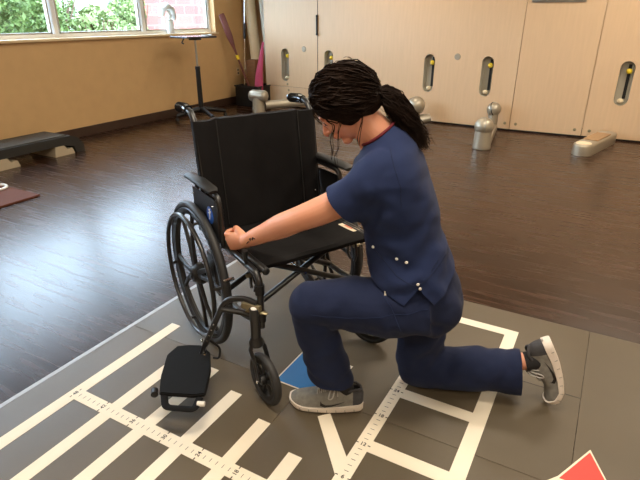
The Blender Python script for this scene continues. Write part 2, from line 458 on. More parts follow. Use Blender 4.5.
# ruler numbers and ticks
def text_mesh(s, size, mtx, extr=.0003):
    c = bpy.data.curves.new('t', 'FONT'); c.body = s; c.size = size; c.align_x = 'CENTER'; c.align_y = 'CENTER'; c.extrude = extr; c.offset = size * .015
    o = bpy.data.objects.new('t', c); COL.objects.link(o)
    dg = bpy.context.evaluated_depsgraph_get(); me = bpy.data.meshes.new_from_object(o.evaluated_get(dg))
    bpy.data.objects.remove(o); me.transform(mtx); return me
IN = .0254
ticks1 = MB(); ticks2 = MB()
TZ = PZ + .0012
for n in range(3, 49):
    x = -.35356 - n * IN
    if n % 6: ticks1.box((x, .905, TZ), (.0016, .015, .0005))
    else:
        for s in (-1, 1): ticks1.box((x, .905 + s * .0215, TZ), (.0035, .009, .0005))
        link('ruler_number', text_mesh(str(n), .021, Matrix.Translation((x, .905, TZ)) @ Matrix.Rotation(PI / 2, 4, 'Z')), 'ink', mt, False)
for n in range(1, 48):
    y = .90326 + n * IN
    if n % 6: ticks2.box((-.5105, y, TZ), (.015, .0016, .0005))
    else:
        for s in (-1, 1): ticks2.box((-.5105 + s * .0215, y, TZ), (.009, .0035, .0005))
        link('ruler_number', text_mesh(str(n), .021, Matrix.Translation((-.5105, y, TZ))), 'ink', mt, False)
for tk in (ticks1, ticks2): tk.build('ruler_ticks', 'ink', mt, False)['kind'] = 'stuff'
# ------------------------------------------------------------------ wooden exercise panels along the back
def capsule(cx, cz, w, h, n=12):
    r = w / 2; a = h / 2 - r
    return [(cx + r * math.cos(PI * k / n), cz + a + r * math.sin(PI * k / n)) for k in range(n + 1)] + \
           [(cx - r * math.cos(PI * k / n), cz - a - r * math.sin(PI * k / n)) for k in range(n + 1)]
def board(outline, holes, th):
    """flat board in local x/z with real holes, front face at y=0"""
    c = bpy.data.curves.new('c', 'CURVE'); c.dimensions = '2D'; c.fill_mode = 'BOTH'; c.extrude = th / 2
    for poly in [outline] + holes:
        s = c.splines.new('POLY'); s.points.add(len(poly) - 1)
        for q, (x, z) in zip(s.points, poly): q.co = (x, z, 0, 1)
        s.use_cyclic_u = True
    o = bpy.data.objects.new('c', c); COL.objects.link(o)
    dg = bpy.context.evaluated_depsgraph_get(); me = bpy.data.meshes.new_from_object(o.evaluated_get(dg))
    bpy.data.objects.remove(o)
    me.transform(Matrix.Translation((0, th / 2, 0)) @ Matrix.Rotation(PI / 2, 4, 'X'))
    return me
SLOT_Z, SLOT_H, SLOT_W = .632, .475, .142
PH = 2.35
def panel(p0, p1, slots, label, cut=None, discs=(), screws=()):
    d = V((p1[0] - p0[0], p1[1] - p0[1], 0)); Lx = d.length
    t = thing('exercise_station', label, 'exercise wall', (p0[0], p0[1], 0), math.atan2(d.y, d.x), 'pale wooden panels along the back')
    z0 = .022
    if cut:
        link('lower_board', board([(.003, z0), (Lx - .003, z0), (Lx - .003, cut - .003), (.003, cut - .003)], [], .024), 'panel', t, False)
        z0 = cut + .003
    holes = [capsule(x, SLOT_Z, SLOT_W, SLOT_H) for x in slots]
    link('board', board([(.003, z0), (Lx - .003, z0), (Lx - .003, PH), (.003, PH)], holes, .024), 'panel', t, False)
    MB().box((Lx / 2, .105, PH / 2), (Lx - .06, .02, PH - .05)).build('back_board', 'dark', t, False)
    MB().box((Lx / 2, .05, .011), (Lx, .06, .022)).build('plinth', 'dark', t, False)
    for x in slots:
        cap = capsule(x, SLOT_Z, SLOT_W, SLOT_H, 16); n = len(cap)
        mb = MB(); ins = capsule(x, SLOT_Z, SLOT_W - .012, SLOT_H - .012, 16)
        vs = [(a, -.002, b) for a, b in cap] + [(a, .085, b) for a, b in ins]
        mb.add(vs, [(i, (i + 1) % n, n + (i + 1) % n, n + i) for i in range(n)] + [tuple(range(n, 2 * n))])
        s = mb.build('slot_liner', 'satin2', t, True, 'silver lined recessed slot')
        MB().prism([(x + .008, .082, SLOT_Z - .17), (x + .04, .082, SLOT_Z - .17), (x + .04, .082, SLOT_Z + .2), (x + .008, .082, SLOT_Z + .2)], (0, -.006, 0)).build('rail_gap', 'dark', s, False)
        MB().ball((x + .022, .045, SLOT_Z + .13), (.03, .03, .03)).build('knob', 'yellow', s, label='yellow round knob')
        MB().ball((x - .002, .045, SLOT_Z - .19), (.034, .03, .026)).build('roller', 'beige', s)
    for x, z in discs:
        MB().lathe((x, 0, z), (0, -1, 0), [(0, .006), (.034, .006), (.04, 0), (.04, -.003)], 24).build('disc', 'satin', t, label='round silver disc')
    for x, z in screws:
        MB().lathe((x, 0, z), (0, -1, 0), [(0, .003), (.014, .003), (.018, 0), (.018, -.003)], 16).build('screw', 'brass', t)
    return t, Lx
P = [(-4.91, 7.02), (-3.93, 6.95), (-1.085, 6.785), (-.268, 6.80), (1.45, 6.84)]
panel(P[0], P[1], [.385], 'pale wooden exercise panel at far left with one slot and a low cut line', .31, [(.74, .87)], [(.44, .26), (.42, .35)])
t, lx = panel(P[1], P[2], [.19, 1.735, 2.49], 'wide pale wooden exercise panel behind the woman with three slots', None, [(2.1, .85)], [(2.79, .09)])
hg = MB(); hg.cyl((.0, -.016, 1.08), (.0, -.016, 1.32), .014); hg.ball((0, -.016, 1.08), .018); hg.ball((0, -.016, 1.32), .018)
hg.build('hinge', 'blk_plastic', t, label='black hinge on the seam')
MB().box((0.003, -.001, 1.2), (.008, .002, 2.3)).build('seam_strip', 'dark', t, False)
t, lx = panel(P[2], P[3], [], 'narrow pale wooden panel without slots below a grey plate', None, [], [(.07, .09), (.74, .085)])
MB().box((.33, -.006, 1.50), (.56, .012, .075), bev=.003).build('name_plate', 'steel', t)
panel(P[3], P[4], [.328], 'pale wooden exercise panel at far right with one slot', None, [], [(.08, .085)])

# ------------------------------------------------------------------ floor pulleys in front of the panels
def pulley_post(loc, rz, label, capsule_head=False, arm=None, rear=False):
    t = thing('floor_pulley', label, 'exercise pulley', loc, rz, 'silver floor pulleys by the panels')
    b = MB(); b.lathe((0, 0, 0), (0, 0, 1), [(.0, 0), (.095, 0), (.1, .01), (.096, .03), (.086, .2), (.08, .24), (0, .24)], 32); b.build('post', 'satin', t)
    if capsule_head:
        h = MB(); h.tube([(-.15 + .3 * k / 14, 0, .25) for k in range(15)], [max(.02, .085 * math.sqrt(max(0, 1 - ((k - 7) / 7.2) ** 6))) for k in range(15)], 24)
        h.build('head', 'satin', t)
    else:
        MB().ball((0, 0, .235), .1, 32).build('ball', 'satin', t)
        MB().torus((0, 0, .235), (1, .2, 0), .0985, .004, 48, 6).build('seam_ring', 'steel', t)
    if arm:
        a = MB(); a.tube(arm, (.062, .062), 20); a.build('arm', 'satin', t)
    if rear:
        MB().ball((0.02, .98, .27), .085, 28).build('ball', 'satin', t)
        MB().torus((0.02, .98, .27), (.9, -.3, .3), .084, .006, 48, 6).build('slit', 'dark', t)
        a = MB(); a.box((0.01, .52, .05), (.15, .95, .09), bev=.02); a.build('arm', 'satin', t)
        MB().cyl((.02, .98, 0.01), (.02, .98, .22), .06, 24).build('stub', 'satin', t)
    return t
pulley_post((-4.56, 6.30, 0), .15, 'silver T-shaped floor pulley with long bar in front of leftmost panel', True, [(.1, .02, .12), (.62, .44, .14)])
pulley_post((-1.165, 5.68, 0), .13, 'silver ball-topped floor pulley standing behind the woman, right of her', rear=True)
t = thing('floor_pulley', 'silver ball pulley tilted against the panel just beside the ponytail', 'exercise pulley', (-2.22, 6.60, 0), .2, 'silver floor pulleys by the panels')
MB().ball((-.03, 0, .25), .115, 32).build('ball', 'satin', t); MB().torus((-.03, 0, .25), (.6, -.3, .6), .113, .005, 48, 6).build('slit', 'dark', t)
b = MB(); b.tube([(-.06, -.02, .035), (.05, 0, .07), (.16, .03, .1)], [(.05, .1), (.07, .1), (.05, .08)], 24, flat=V((0, 0, 1))); b.build('foot', 'satin', t)
# low rounded arm at the right
d = V((.02 + .20, 6.76 - 5.9, 0)); L_ = d.length
t = thing('exercise_bar', 'low rounded silver floor arm with tan top running out from the right panel', 'exercise arm', (-.19, 5.93, 0), math.atan2(d.y, d.x) - PI / 2)
def stad(w, l, z):
    r = w / 2
    return [(r * math.cos(a), r * math.sin(a), z) for a in [PI + PI * k / 10 for k in range(11)]] + [(r * math.cos(a), l + r * math.sin(a), z) for a in [PI * k / 10 for k in range(11)]]
def stack(levels):
    mb = MB(); n = 22; vs = [p for lv in levels for p in stad(*lv)]; m = len(levels)
    return mb.add(vs, [(i * n + k, i * n + (k + 1) % n, (i + 1) * n + (k + 1) % n, (i + 1) * n + k) for i in range(m - 1) for k in range(n)] + [tuple(range(n))[::-1], tuple(range((m - 1) * n, m * n))])
stack([(.2, L_ - .12, 0), (.2, L_ - .12, .09), (.19, L_ - .12, .105), (.165, L_ - .12, .113)]).build('body', 'satin', t)
stack([(.155, .0001, .1131), (.15, .0001, .12)]).build('end_cap', 'beige', t)
MB().box((0, .42, .118), (.15, .44, .014), bev=.004).build('top_insert', mat('tan_insert', srgb(160, 128, 92), .6), t, False, 'darker tan top insert')

# ------------------------------------------------------------------ objects leaning in the corner
bn = thing('storage_bin', 'open black bin on the floor in the corner holding poles', 'bin', (-5.06, 6.90, 0))
b = MB()
for c, s in (((0, -.2, .16), (.44, .02, .30)), ((0, .2, .16), (.44, .02, .30)), ((-.21, 0, .16), (.02, .4, .30)), ((.21, 0, .16), (.02, .4, .30)), ((0, 0, .016), (.42, .4, .02))): b.box(c, s)
b.build('body', 'blk_plastic', bn, False)
MB().tube([(-.225, -.215, .31), (.225, -.215, .31), (.225, .215, .31), (-.225, .215, .31)], .011, 8, closed=True).build('rim', 'blk_plastic', bn)
def on_line(p, q, t): return V(p).lerp(V(q), t)
# oar: wide blade up at the window jamb, shaft down into the bin
ot = thing('wooden_oar', 'reddish wooden oar with yellow band leaning in the corner', 'oar')
a0, a1 = V((-4.99, 6.80, .06)), V((-5.39, 6.60, 1.35))
dr = (a1 - a0).normalized(); side = V((.85, .5, .2)); side = (side - dr * side.dot(dr)).normalized()
P_, R_ = [], []
for k in range(25):
    t_ = k / 24; P_.append(a0.lerp(a1, t_)); R_.append((.016 + .032 * max(0, min(1, (t_ - .6) / .16)) * (1 if t_ < .97 else .8), .016 - .004 * (t_ > .7)))
MB().tube(P_, R_, 14, flat=side).build('shaft', 'wood_red', ot)
MB().cyl(on_line(a0, a1, .50), on_line(a0, a1, .55), .026).build('band', 'yellow', ot, label='yellow band')
pt = thing('metal_pole', 'thin silver pole with black grip standing in the black bin', 'pole')
MB().cyl((-5.18, 6.78, .06), (-5.15, 6.90, 1.75), .011).build('shaft', 'chrome', pt)
MB().cyl((-5.1633, 6.847, 1.0), (-5.1594, 6.862, 1.22), .02).build('grip', 'blk_plastic', pt, label='black grip')
tag(MB().tube([(-5.10, 7.14, .0), (-5.25, 7.19, 1.1), (-5.38, 7.26, 2.0)], .085, 24).build('foam_roll', 'beige'), 'thick cream foam roll leaning in the corner, left of the white one', 'foam roll', 'rolled foam mats')
tag(MB().tube([(-4.94, 7.25, .0), (-5.06, 7.27, 1.1), (-5.17, 7.33, 2.0)], .06, 24).build('foam_roll', 'offwhite'), 'white foam roll leaning in the corner next to the wooden panel', 'foam roll', 'rolled foam mats')
tag(MB().box((-5.12, 6.97, .44), (.17, .17, .5), Matrix.Rotation(.1, 3, 'Z'), .02).build('wicker_basket', 'wicker'), 'tall brown woven basket standing in the black bin', 'basket')
cone = MB(); pp = [V((-4.905, 6.78, .12)), V((-4.885, 6.80, .5)), V((-4.83, 6.86, .96))]
cone.tube(pp, [(.085, .03), (.06, .026), (.012, .01)], 20, flat=V((1, .2, 0)).normalized()); tag(cone.build('foam_wedge', 'pink'), 'pink tapering foam piece leaning beside the wooden panel', 'foam wedge')
ol = thing('wall_outlet', 'cream wall outlet low on the tan wall by the corner', 'outlet', (XL + .004, 7.02, .49))
MB().box((0, 0, 0), (.008, .075, .118), bev=.003).build('plate', 'wall_light', ol, False)
for z in (-.025, .025): MB().box((.004, 0, z), (.004, .03, .03), bev=.001).build('socket', 'dark', ol, False)

# ------------------------------------------------------------------ rolling laptop stand
ct = thing('rolling_stand', 'black wheeled stand with flat dark tray in front of the window', 'stand', (-5.0, 5.55, 0), .1)
b = MB()
for k in range(4):
    a = PI / 4 + k * PI / 2 + .25
    e = V((math.cos(a) * .36, math.sin(a) * .36, .075))
    lg = MB(); lg.tube([(0, 0, .14), V((e.x * .5, e.y * .5, .115)), e], [(.036, .04), (.03, .03), (.024, .026)], 12); lo = lg.build('leg', 'blk_plastic', ct)
    c = MB(); c.lathe((e.x, e.y, .027), (math.sin(a), -math.cos(a), 0), [(0, -.02), (.02, -.02), (.026, -.012), (.026, .012), (.02, .02), (0, .02)], 18); c.cyl((e.x, e.y, .04), (e.x, e.y, .08), .012)
    c.build('caster', 'rubber', lo)
MB().cyl((0, 0, .09), (0, 0, .66), .036, 20, .031).build('column', 'blk_plastic', ct)
MB().lathe((0, 0, .66), (0, 0, 1), [(0, 0), (.034, 0), (.034, .04), (0, .04)], 20).build('collar', 'blk_plastic', ct)
MB().cyl((0, 0, .66), (0, 0, 1.04), .014).build('inner_tube', 'steel', ct)
tb = MB(); tb.box((.0, -.03, 1.07), (.40, .46, .022), Matrix.Rotation(-.35, 3, 'Z'), .006); tb.build('tray', 'laptop', ct, False)
b = MB(); b.box((0, 0, 1.045), (.12, .12, .03), bev=.006); b.tube(fillet([(-.1, -.1, 1.055), (-.1, -.16, 1.0), (-.06, -.17, .99)], .03), .008, 8); b.build('bracket', 'blk_plastic', ct)
tag(MB().tube([(-4.93, 5.60, 1.088), (-4.88, 5.68, 1.094), (-4.8, 5.66, 1.089), (-4.86, 5.6, 1.088)], .006, 8, closed=True).build('cable_loop', 'steel'), 'small grey cable loop lying on the dark tray', 'cable')
# white hooded lamp on the sill
lt = thing('desk_lamp', 'small white goose-neck lamp with hood standing on the window sill', 'lamp', (XL - .05, 5.66, WZ0 + .011))
MB().lathe((0, 0, 0), (0, 0, 1), [(0, 0), (.062, 0), (.06, .01), (.052, .02), (.046, .17), (.03, .18), (0, .18)], 24).build('stem', 'clear', lt)
MB().tube([(0, .0, .15), (0, .02, .24), (0, -.03, .30)], .022, 12).build('neck', 'clear', lt)
hd = MB(); hd.tube([(0, -.15, .22), (0, -.13, .30), (0, -.05, .345), (0, .03, .31), (0, .07, .22), (0, .085, .17)], [(.02, .05), (.04, .07), (.045, .08), (.04, .075), (.03, .06), (.012, .03)], 20, flat=V((0, 0, 1))); hd.build('hood', 'clear', lt)

# ------------------------------------------------------------------ aerobic step by the left wall
st = thing('aerobic_step', 'black aerobic step platform on beige risers along the tan wall', 'step platform', (-5.07, 2.72, 0), .0)
prof = [(-.80, .0), (-.80, .07), (-.74, .15), (-.66, .185), (.66, .185), (.74, .15), (.80, .07), (.80, .0), (.70, .0), (.68, .07), (.56, .10), (-.56, .10), (-.68, .07), (-.70, 0)]
MB().prism([(-.205, y, z) for y, z in prof], (.41, 0, 0)).build('platform', 'step_blk', st, False)
MB().box((0, 0, .19), (.36, 1.26, .012), bev=.004).build('top_pad', 'step_top', st, False)
link('embossed_word', text_mesh('STEP', .15, Matrix.Translation((.0, -.1, .1968)) @ Matrix.Rotation(PI / 2, 4, 'Z'), .0005), 'riser', st, False)
for y in (-.55, -.04, .56):
    MB().prism([(-.215, y - .12, 0), (-.215, y - .10, .10), (-.215, y + .0, .10), (-.215, y + .03, .055), (-.215, y + .09, .06), (-.215, y + .11, 0)], (.43, 0, 0)).build('riser', 'riser', st, False)
bb = thing('wobble_board', 'flat reddish-brown board on the floor at left edge', 'board', (-4.30, 1.99, 0), .0)
MB().box((0, 0, .008), (.86, .66, .016), bev=.004).build('board', 'brown_mat', bb, False)
tag(MB().torus((-4.315, 2.225, .027), (0, 0, 1), .085, .011, 40, 10).build('white_ring', 'white'), 'small white ring lying on the brown board', 'ring')

# ------------------------------------------------------------------ wheelchair (local x forward, y to its left)
CO = V((-1.25615, 1.72467, TH + .0006)); CH = -.48
wc = thing('wheelchair', 'black folding wheelchair standing on the grey mat beside the kneeling woman', 'wheelchair', CO, CH)
WR = .3135
def spoke_set(mb, c, r0, r1, n, w0, w1, th, off=0, ax=V((0, 1, 0))):
    for k in range(n):
        a = 2 * PI * k / n + off; d = V((math.cos(a), 0, math.sin(a)))
        mb.tube([c + d * r0, c + d * (r0 + r1) / 2, c + d * r1], [(th, w0), (th * .8, (w0 + w1) / 2 * .8), (th * .8, w1)], 8, flat=ax)
for s in (-1, 1):
    y = s * .31; c = V((0, y, WR)); o = V((0, s, 0))
    tire = MB(); tire.torus(c, (0, 1, 0), WR - .0165, .0165, 72, 12); t_ = tire.build('rear_wheel', 'rubber', wc)
    rim = MB(); rim.lathe(c, o, [(.262, -.012), (.284, -.015), (.290, -.01), (.290, .01), (.284, .015), (.262, .012), (.256, 0)], 64, True)
    rim.build('rim', 'blk_plastic', t_)
    sp = MB()
    for k in range(4):
        a = PI / 2 * k + .35
        for da in (-.24, .24):
            d0 = V((math.cos(a + da * .7), 0, math.sin(a + da * .7))); d1 = V((math.cos(a + da * 1.15), 0, math.sin(a + da * 1.15)))
            sp.tube([c + d0 * .03 + o * .012, c + d0 * .14 + o * .008, c + d1 * .262], [(.011, .014), (.009, .010), (.008, .012)], 8, flat=V((0, 1, 0)))
    sp.build('spokes', 'blk_plastic', t_)
    hb = MB(); hb.lathe(c, o, [(0, -.035), (.03, -.035), (.036, -.02), (.05, -.012), (.05, .014), (.034, .024), (.03, .034), (.012, .038), (.012, .044), (0, .044)], 32)
    hb.build('hub', 'blk_plastic', t_)
    hr = MB(); hr.torus(c + o * .044, (0, 1, 0), .262, .0095, 72, 10)
    hro = hr.build('handrim', 'blk_metal', t_)
    cl = MB()
    for k in range(6):
        a = 2 * PI * k / 6 + .2; d = V((math.cos(a), 0, math.sin(a)))
        cl.tube([c + d * .275 + o * .012, c + d * .272 + o * .03, c + d * .264 + o * .042], .0062, 8)
    for k in range(0, 6): pass
    me_parts = MB()
    for k in range(6):
        a = 2 * PI * k / 6 + .2; d = V((math.cos(a), 0, math.sin(a)))
        mb = MB(); mb.tube([c + d * .275 + o * .012, c + d * .272 + o * .03, c + d * .264 + o * .042], .0065, 8)
        mb.build('handrim_stud', 'blk_metal', t_)
# side frames
TR = .0125
for s in (-1, 1):
    y = s * .262
    # back post with push handle
    post = MB(); post.tube(fillet([(.085, y, .285), (.05, y, .50), (-.01, y, .93), (-.045, y, .975), (-.09, y, .982)], .05), TR, 12)
    po_ = post.build('back_post', 'blk_metal', wc)
    if s < 0: gp = [(-.075, y, .981), (-.10, y, .983), (-.185, y, .978)]
    else: gp = [(-.075, y, .979), (-.10, y, .981), (-.185, y, .974)]
    g = MB(); g.tube(gp + [(-.2, y, .976)], [.0175, .019, .0175, .012], 18)
    for k in range(9): g.torus(V(gp[1]).lerp(V(gp[2]), k / 9), V(gp[2]) - V(gp[1]), .0185, .0022, 20, 6)
    g.build('hand_grip', 'grip', wc)
    lf = MB(); lf.tube(fillet([(.05, y, .50), (.30, y, .502), (.455, y, .497), (.478, y, .47), (.478, y, .285)], .045), TR, 12)
    lf.build('seat_rail', 'blk_metal', wc)
    MB().tube(fillet([(.085, y, .30), (.085, y, .26), (.30, y, .255), (.478, y, .30)], .04), TR, 12).build('lower_rail', 'blk_metal', wc)
    MB().cyl((0, y - s * .02, WR), (0, y + s * .03, WR), .012).build('axle', 'chrome', wc)
    pl = MB(); pl.box((.045, y, .32), (.12, .012, .17), Matrix.Rotation(.1, 3, 'Y'), .004); pl.build('axle_plate', 'blk_metal', wc)
    # collar clamps on the frame
    for (cx, cz) in ((.478, .44), (.478, .33)):
        MB().cyl((cx, y, cz - .018), (cx, y, cz + .018), .0175).build('clamp', 'blk_plastic', wc)
    # armrest
    ay = s * .285
    ax0, ax1 = (-.085, .175) if s < 0 else (-.02, .25)
    az = 0 if s < 0 else .018
    ar = MB(); ar.tube([(ax0, ay, .722 + az), (ax0 + .02, ay, .724 + az), ((ax0 + ax1) / 2, ay, .726 + az), (ax1 - .02, ay, .722 + az), (ax1, ay, .716 + az)],
                       [(.008, .018), (.0135, .026), (.0145, .028), (.0135, .026), (.008, .018)], 20, flat=V((0, 0, 1)))
    ar.build('armrest', 'pad', wc)
    MB().tube(fillet([(-.02, ay - s * .01, .50), (-.03, ay - s * .01, .70 + az), (.06, ay - s * .01, .704 + az), (.19, ay - s * .01, .70 + az), (.205, ay - s * .01, .655), (.205, ay - s * .01, .50)], .04), .0105, 12).build('arm_frame', 'blk_metal', wc)
    # clothes guard
    sk = MB(); sk.prism([(-.035, s * .2865, .525), (.212, s * .2865, .525), (.212, s * .2865, .66), (.195, s * .2865, .688), (-.035, s * .2865, .688)], (0, s * .004, 0))
    sk_o = sk.build('side_guard', 'blk_plastic', wc, False)
    if s < 0:
        em = MB(); em.lathe((.135, -.2905, .615), (0, -1, 0), [(0, .0012), (.024, .0012), (.026, 0), (.026, -.001)], 30)
        me = em.mesh('emblem'); me.transform(Matrix.Translation((.135, 0, .615)) @ Matrix.Diagonal((1.25, 1, 1.35, 1)) @ Matrix.Translation((-.135, 0, -.615)))
        eo = link('emblem', me, 'emblem', wc, False, 'blue oval emblem with pale figure'); eo.parent = sk_o
        fg = MB(); fy = -.292
        fg.tube([(.138, fy, .632), (.138, fy, .612), (.133, fy, .598)], .0028, 6); fg.tube([(.123, fy, .622), (.138, fy, .622), (.149, fy, .634)], .002, 6); fg.ball((.138, fy, .638), .0042, 8)
        go = fg.build('figure_mark', 'white', wc); go.parent = sk_o
        # screws
        for q in ((-.03, .66), (.17, .66), (.17, .545)): MB().lathe((q[0], -.2905, q[1]), (0, -1, 0), [(0, .003), (.004, .003), (.005, 0)], 10).build('screw', 'chrome', wc)
    # caster assembly
    cy = s * .287; cxs = .478
    MB().cyl((cxs, cy, .25), (cxs, cy, .372), .0185, 20).build('caster_housing', 'blk_metal', wc)
    MB().tube([(cxs, s * .262, .34), (cxs, cy, .34)], .011, 10).build('housing_link', 'blk_metal', wc)
    MB().ball((cxs, cy, .372), (.014, .014, .008), 12).build('dust_cap', 'white' if s < 0 else 'blk_plastic', wc, label='white dust cap' if s < 0 else None)
    ca = .04 if s < 0 else .5; cR = Matrix.Rotation(ca, 3, 'Z'); cr = .101
    tr = .055 if s < 0 else -.035
    ctr = V((cxs, cy, 0)) + cR @ V((tr, 0, cr))
    sd_ = cR @ V((0, 1, 0))
    fk = MB()
    crown = V((cxs, cy, .232)); fk.lathe(crown, (0, 0, 1), [(0, -.012), (.026, -.012), (.028, 0), (.02, .02), (0, .02)], 20)
    for q in (-1, 1):
        off = sd_ * q * .028
        fk.tube([crown + sd_ * q * .012, crown + off + V((0, 0, -.012)) + (ctr - crown) * .08, crown.lerp(ctr, .5) + off + V((0, 0, .01)), ctr + off],
                [(.009, .013), (.0065, .016), (.0055, .014), (.006, .013)], 10, flat=sd_)
    fk.build('caster_fork', 'blk_metal', wc)
    cw = MB(); cw.torus(ctr, sd_, cr - .0135, .0135, 48, 12, .015); cwo = cw.build('caster_wheel', 'rubber', wc)
    sp = MB(); sp.lathe(ctr, sd_, [(.062, -.011), (.078, -.012), (.078, .012), (.062, .011)], 40, True); sp.lathe(ctr, sd_, [(0, -.022), (.017, -.022), (.02, -.01), (.02, .01), (.017, .022), (0, .022)], 20)
    for k in range(7):
        a = 2 * PI * k / 7; d = cR @ V((math.cos(a), 0, math.sin(a)))
        sp.tube([ctr + d * .015, ctr + d * .066], [(.007, .008), (.006, .009)], 8, flat=sd_)
    sp.build('caster_hub', 'blk_plastic', cwo)
    MB().cyl(ctr - sd_ * .036, ctr + sd_ * .036, .0055, 12).build('caster_axle', 'chrome', cwo)
    # wheel lock
    bl = MB(); bl.box((.375, y - s * .018, .478), (.06, .014, .03), bev=.004)
    bl.tube(fillet([(.345, y - s * .01, .49), (.335, y - s * .035, .455), (.33, y - s * .035, .395), (.345, y - s * .03, .375)], .02), .0065, 8)
    bl.tube([(.36, y - s * .02, .47), (.385, y - s * .03, .41), (.372, y - s * .03, .375)], .0055, 8)
    bo = bl.build('wheel_lock', 'blk_metal', wc)
    MB().tube([(.385, y + s * .0, .487), (.40, y + s * .012, .53), (.405, y + s * .015, .565)], [.006, .008, .011], 12).build('lock_lever', 'blk_plastic', bo)
    MB().cyl((.318, y + s * .028, .42), (.318, y + s * .07, .42), .0075).build('lock_shoe', 'chrome', bo)
    MB().cyl((.362, y - s * .03, .44), (.362, y - s * .005, .44), .008).build('bolt', 'brass', bo, label='brass coloured bolt')
# seat sling
SX0, SX1 = .035, .452
vs, fs = [], []; NX, NY = 18, 24
for side in (0, 1):
    for i in range(NX + 1):
        for j in range(NY + 1):
            u, v = i / NX, j / NY; yy = (v - .5) * .50
            sag = .020 * (1 - (2 * v - 1) ** 2) * (0.55 + .45 * math.sin(PI * min(1, u * 1.1)))
            xx = SX0 + (SX1 - SX0) * u - (.014 * (1 - (2 * v - 1) ** 2) if i == NX else 0)
            edge = .012 * max(0, abs(2 * v - 1) - .88) / .12
            z = .522 - sag - edge + .0025 * noise.noise(V((xx * 14, yy * 14, 3))) - (.010 * ((u - .94) / .06) ** 2 if u > .94 else 0)
            vs.append((xx, yy, z - side * .014))
n1 = (NX + 1) * (NY + 1)
for i in range(NX):
    for j in range(NY):
        a = i * (NY + 1) + j; b = a + 1; c_ = a + NY + 2; d = a + NY + 1
        fs.append((a, d, c_, b)); fs.append((n1 + a, n1 + b, n1 + c_, n1 + d))
for i in range(NX):
    for j in (0, NY):
        a = i * (NY + 1) + j; d = a + NY + 1; fs.append((a, d, n1 + d, n1 + a))
for j in range(NY):
    for i in (0, NX):
        a = i * (NY + 1) + j; fs.append((a, a + 1, n1 + a + 1, n1 + a))
m_ = MB(); m_.add(vs, fs); seat = m_.build('seat', 'nylon', wc)
tg = MB(); tg.box((.335, .226, .5175), (.10, .034, .0018), Matrix.Rotation(.05, 3, 'Z')); tgo = tg.build('care_label', 'tagcol', wc, False, 'small cream label sewn on the seat'); tgo.parent = seat
mk = MB(); mk.box((.335, .226, .5187), (.05, .012, .0006), Matrix.Rotation(.05, 3, 'Z')); mko = mk.build('label_print', mat('label_print', srgb(206, 120, 90), .6), wc, False); mko.parent = seat
for s in (-1, 1):
    MB().tube([(.03, s * .236, .508), (.25, s * .236, .509), (.472, s * .236, .506), (.484, s * .236, .505)], [.0125, .0125, .0135, .009], 14).build('seat_tube', 'blk_metal', wc)
    MB().ball((.482, s * .236, .505), (.009, .0145, .0145), 14).build('end_cap', 'blk_plastic', wc)
# cross brace
for s in (-1, 1):
    for x in (.14, .34):
        br = MB(); br.tube([(x + s * .009, s * .262, .262), (x + s * .009, -s * .236, .498)], (.012, .012), 12); br.build('cross_brace', 'blk_metal', wc)
MB().cyl((.12, 0, .381), (.36, 0, .381), .007).build('brace_pivot', 'chrome', wc)
# backrest sling with central pad
def backz(z): return .05 - (z - .50) * .135
bk = MB(); NZ, NY = 22, 30; vs, fs = [], []
for side in (0, 1):
    for i in range(NZ + 1):
        for j in range(NY + 1):
            u, v = i / NZ, j / NY; z = .515 + .437 * u; yy = (v - .5) * .55
            q = abs(yy)
            belly = -.02 * (1 - min(1, q / .18) ** 2)
            if side == 0:
                xx = backz(z) + .019 + belly * .6 + .012 * math.exp(-((q - .1) / .075) ** 4) - .010 * math.exp(-((q - .183) / .010) ** 2)
                if q > .2: xx = backz(z) + .018 - .012 * ((q - .235) / .04) ** 2
                if q < .18: xx += .004 * noise.noise(V((yy * 12, z * 5, 1))) + .003 * noise.noise(V((yy * 30, z * 12, 4)))
            else: xx = backz(z) - .012 + belly * .5 - (.004 if q > .2 else 0)
            zz = z + (-.003 * math.cos(yy * 9) if i == NZ else 0) - (.008 if q > .195 and i == NZ else 0)
            vs.append((xx, yy, zz))
n1 = (NZ + 1) * (NY + 1)
for i in range(NZ):
    for j in range(NY):
        a = i * (NY + 1) + j; fs.append((a, a + 1, a + NY + 2, a + NY + 1)); fs.append((n1 + a, n1 + a + NY + 1, n1 + a + NY + 2, n1 + a + 1))
for i in range(NZ):
    for j in (0, NY):
        a = i * (NY + 1) + j; fs.append((a, a + NY + 1, n1 + a + NY + 1, n1 + a))
for j in range(NY):
    for i in (0, NZ):
        a = i * (NY + 1) + j; fs.append((a, a + 1, n1 + a + 1, n1 + a))
bk.add(vs, fs); bko = bk.build('backrest', 'nylon', wc)
for yy in (-.184, .184):
    MB().tube([(backz(z) + .016, yy, z) for z in (.53, .64, .75, .86, .945)], .0026, 8).build('piping', 'pad', wc).parent = bko
for s in (-1, 1):
    for z in (.565, .60): MB().ball((backz(z) + .022, s * .24, z), .0042, 10).build('rivet', 'chrome', wc)
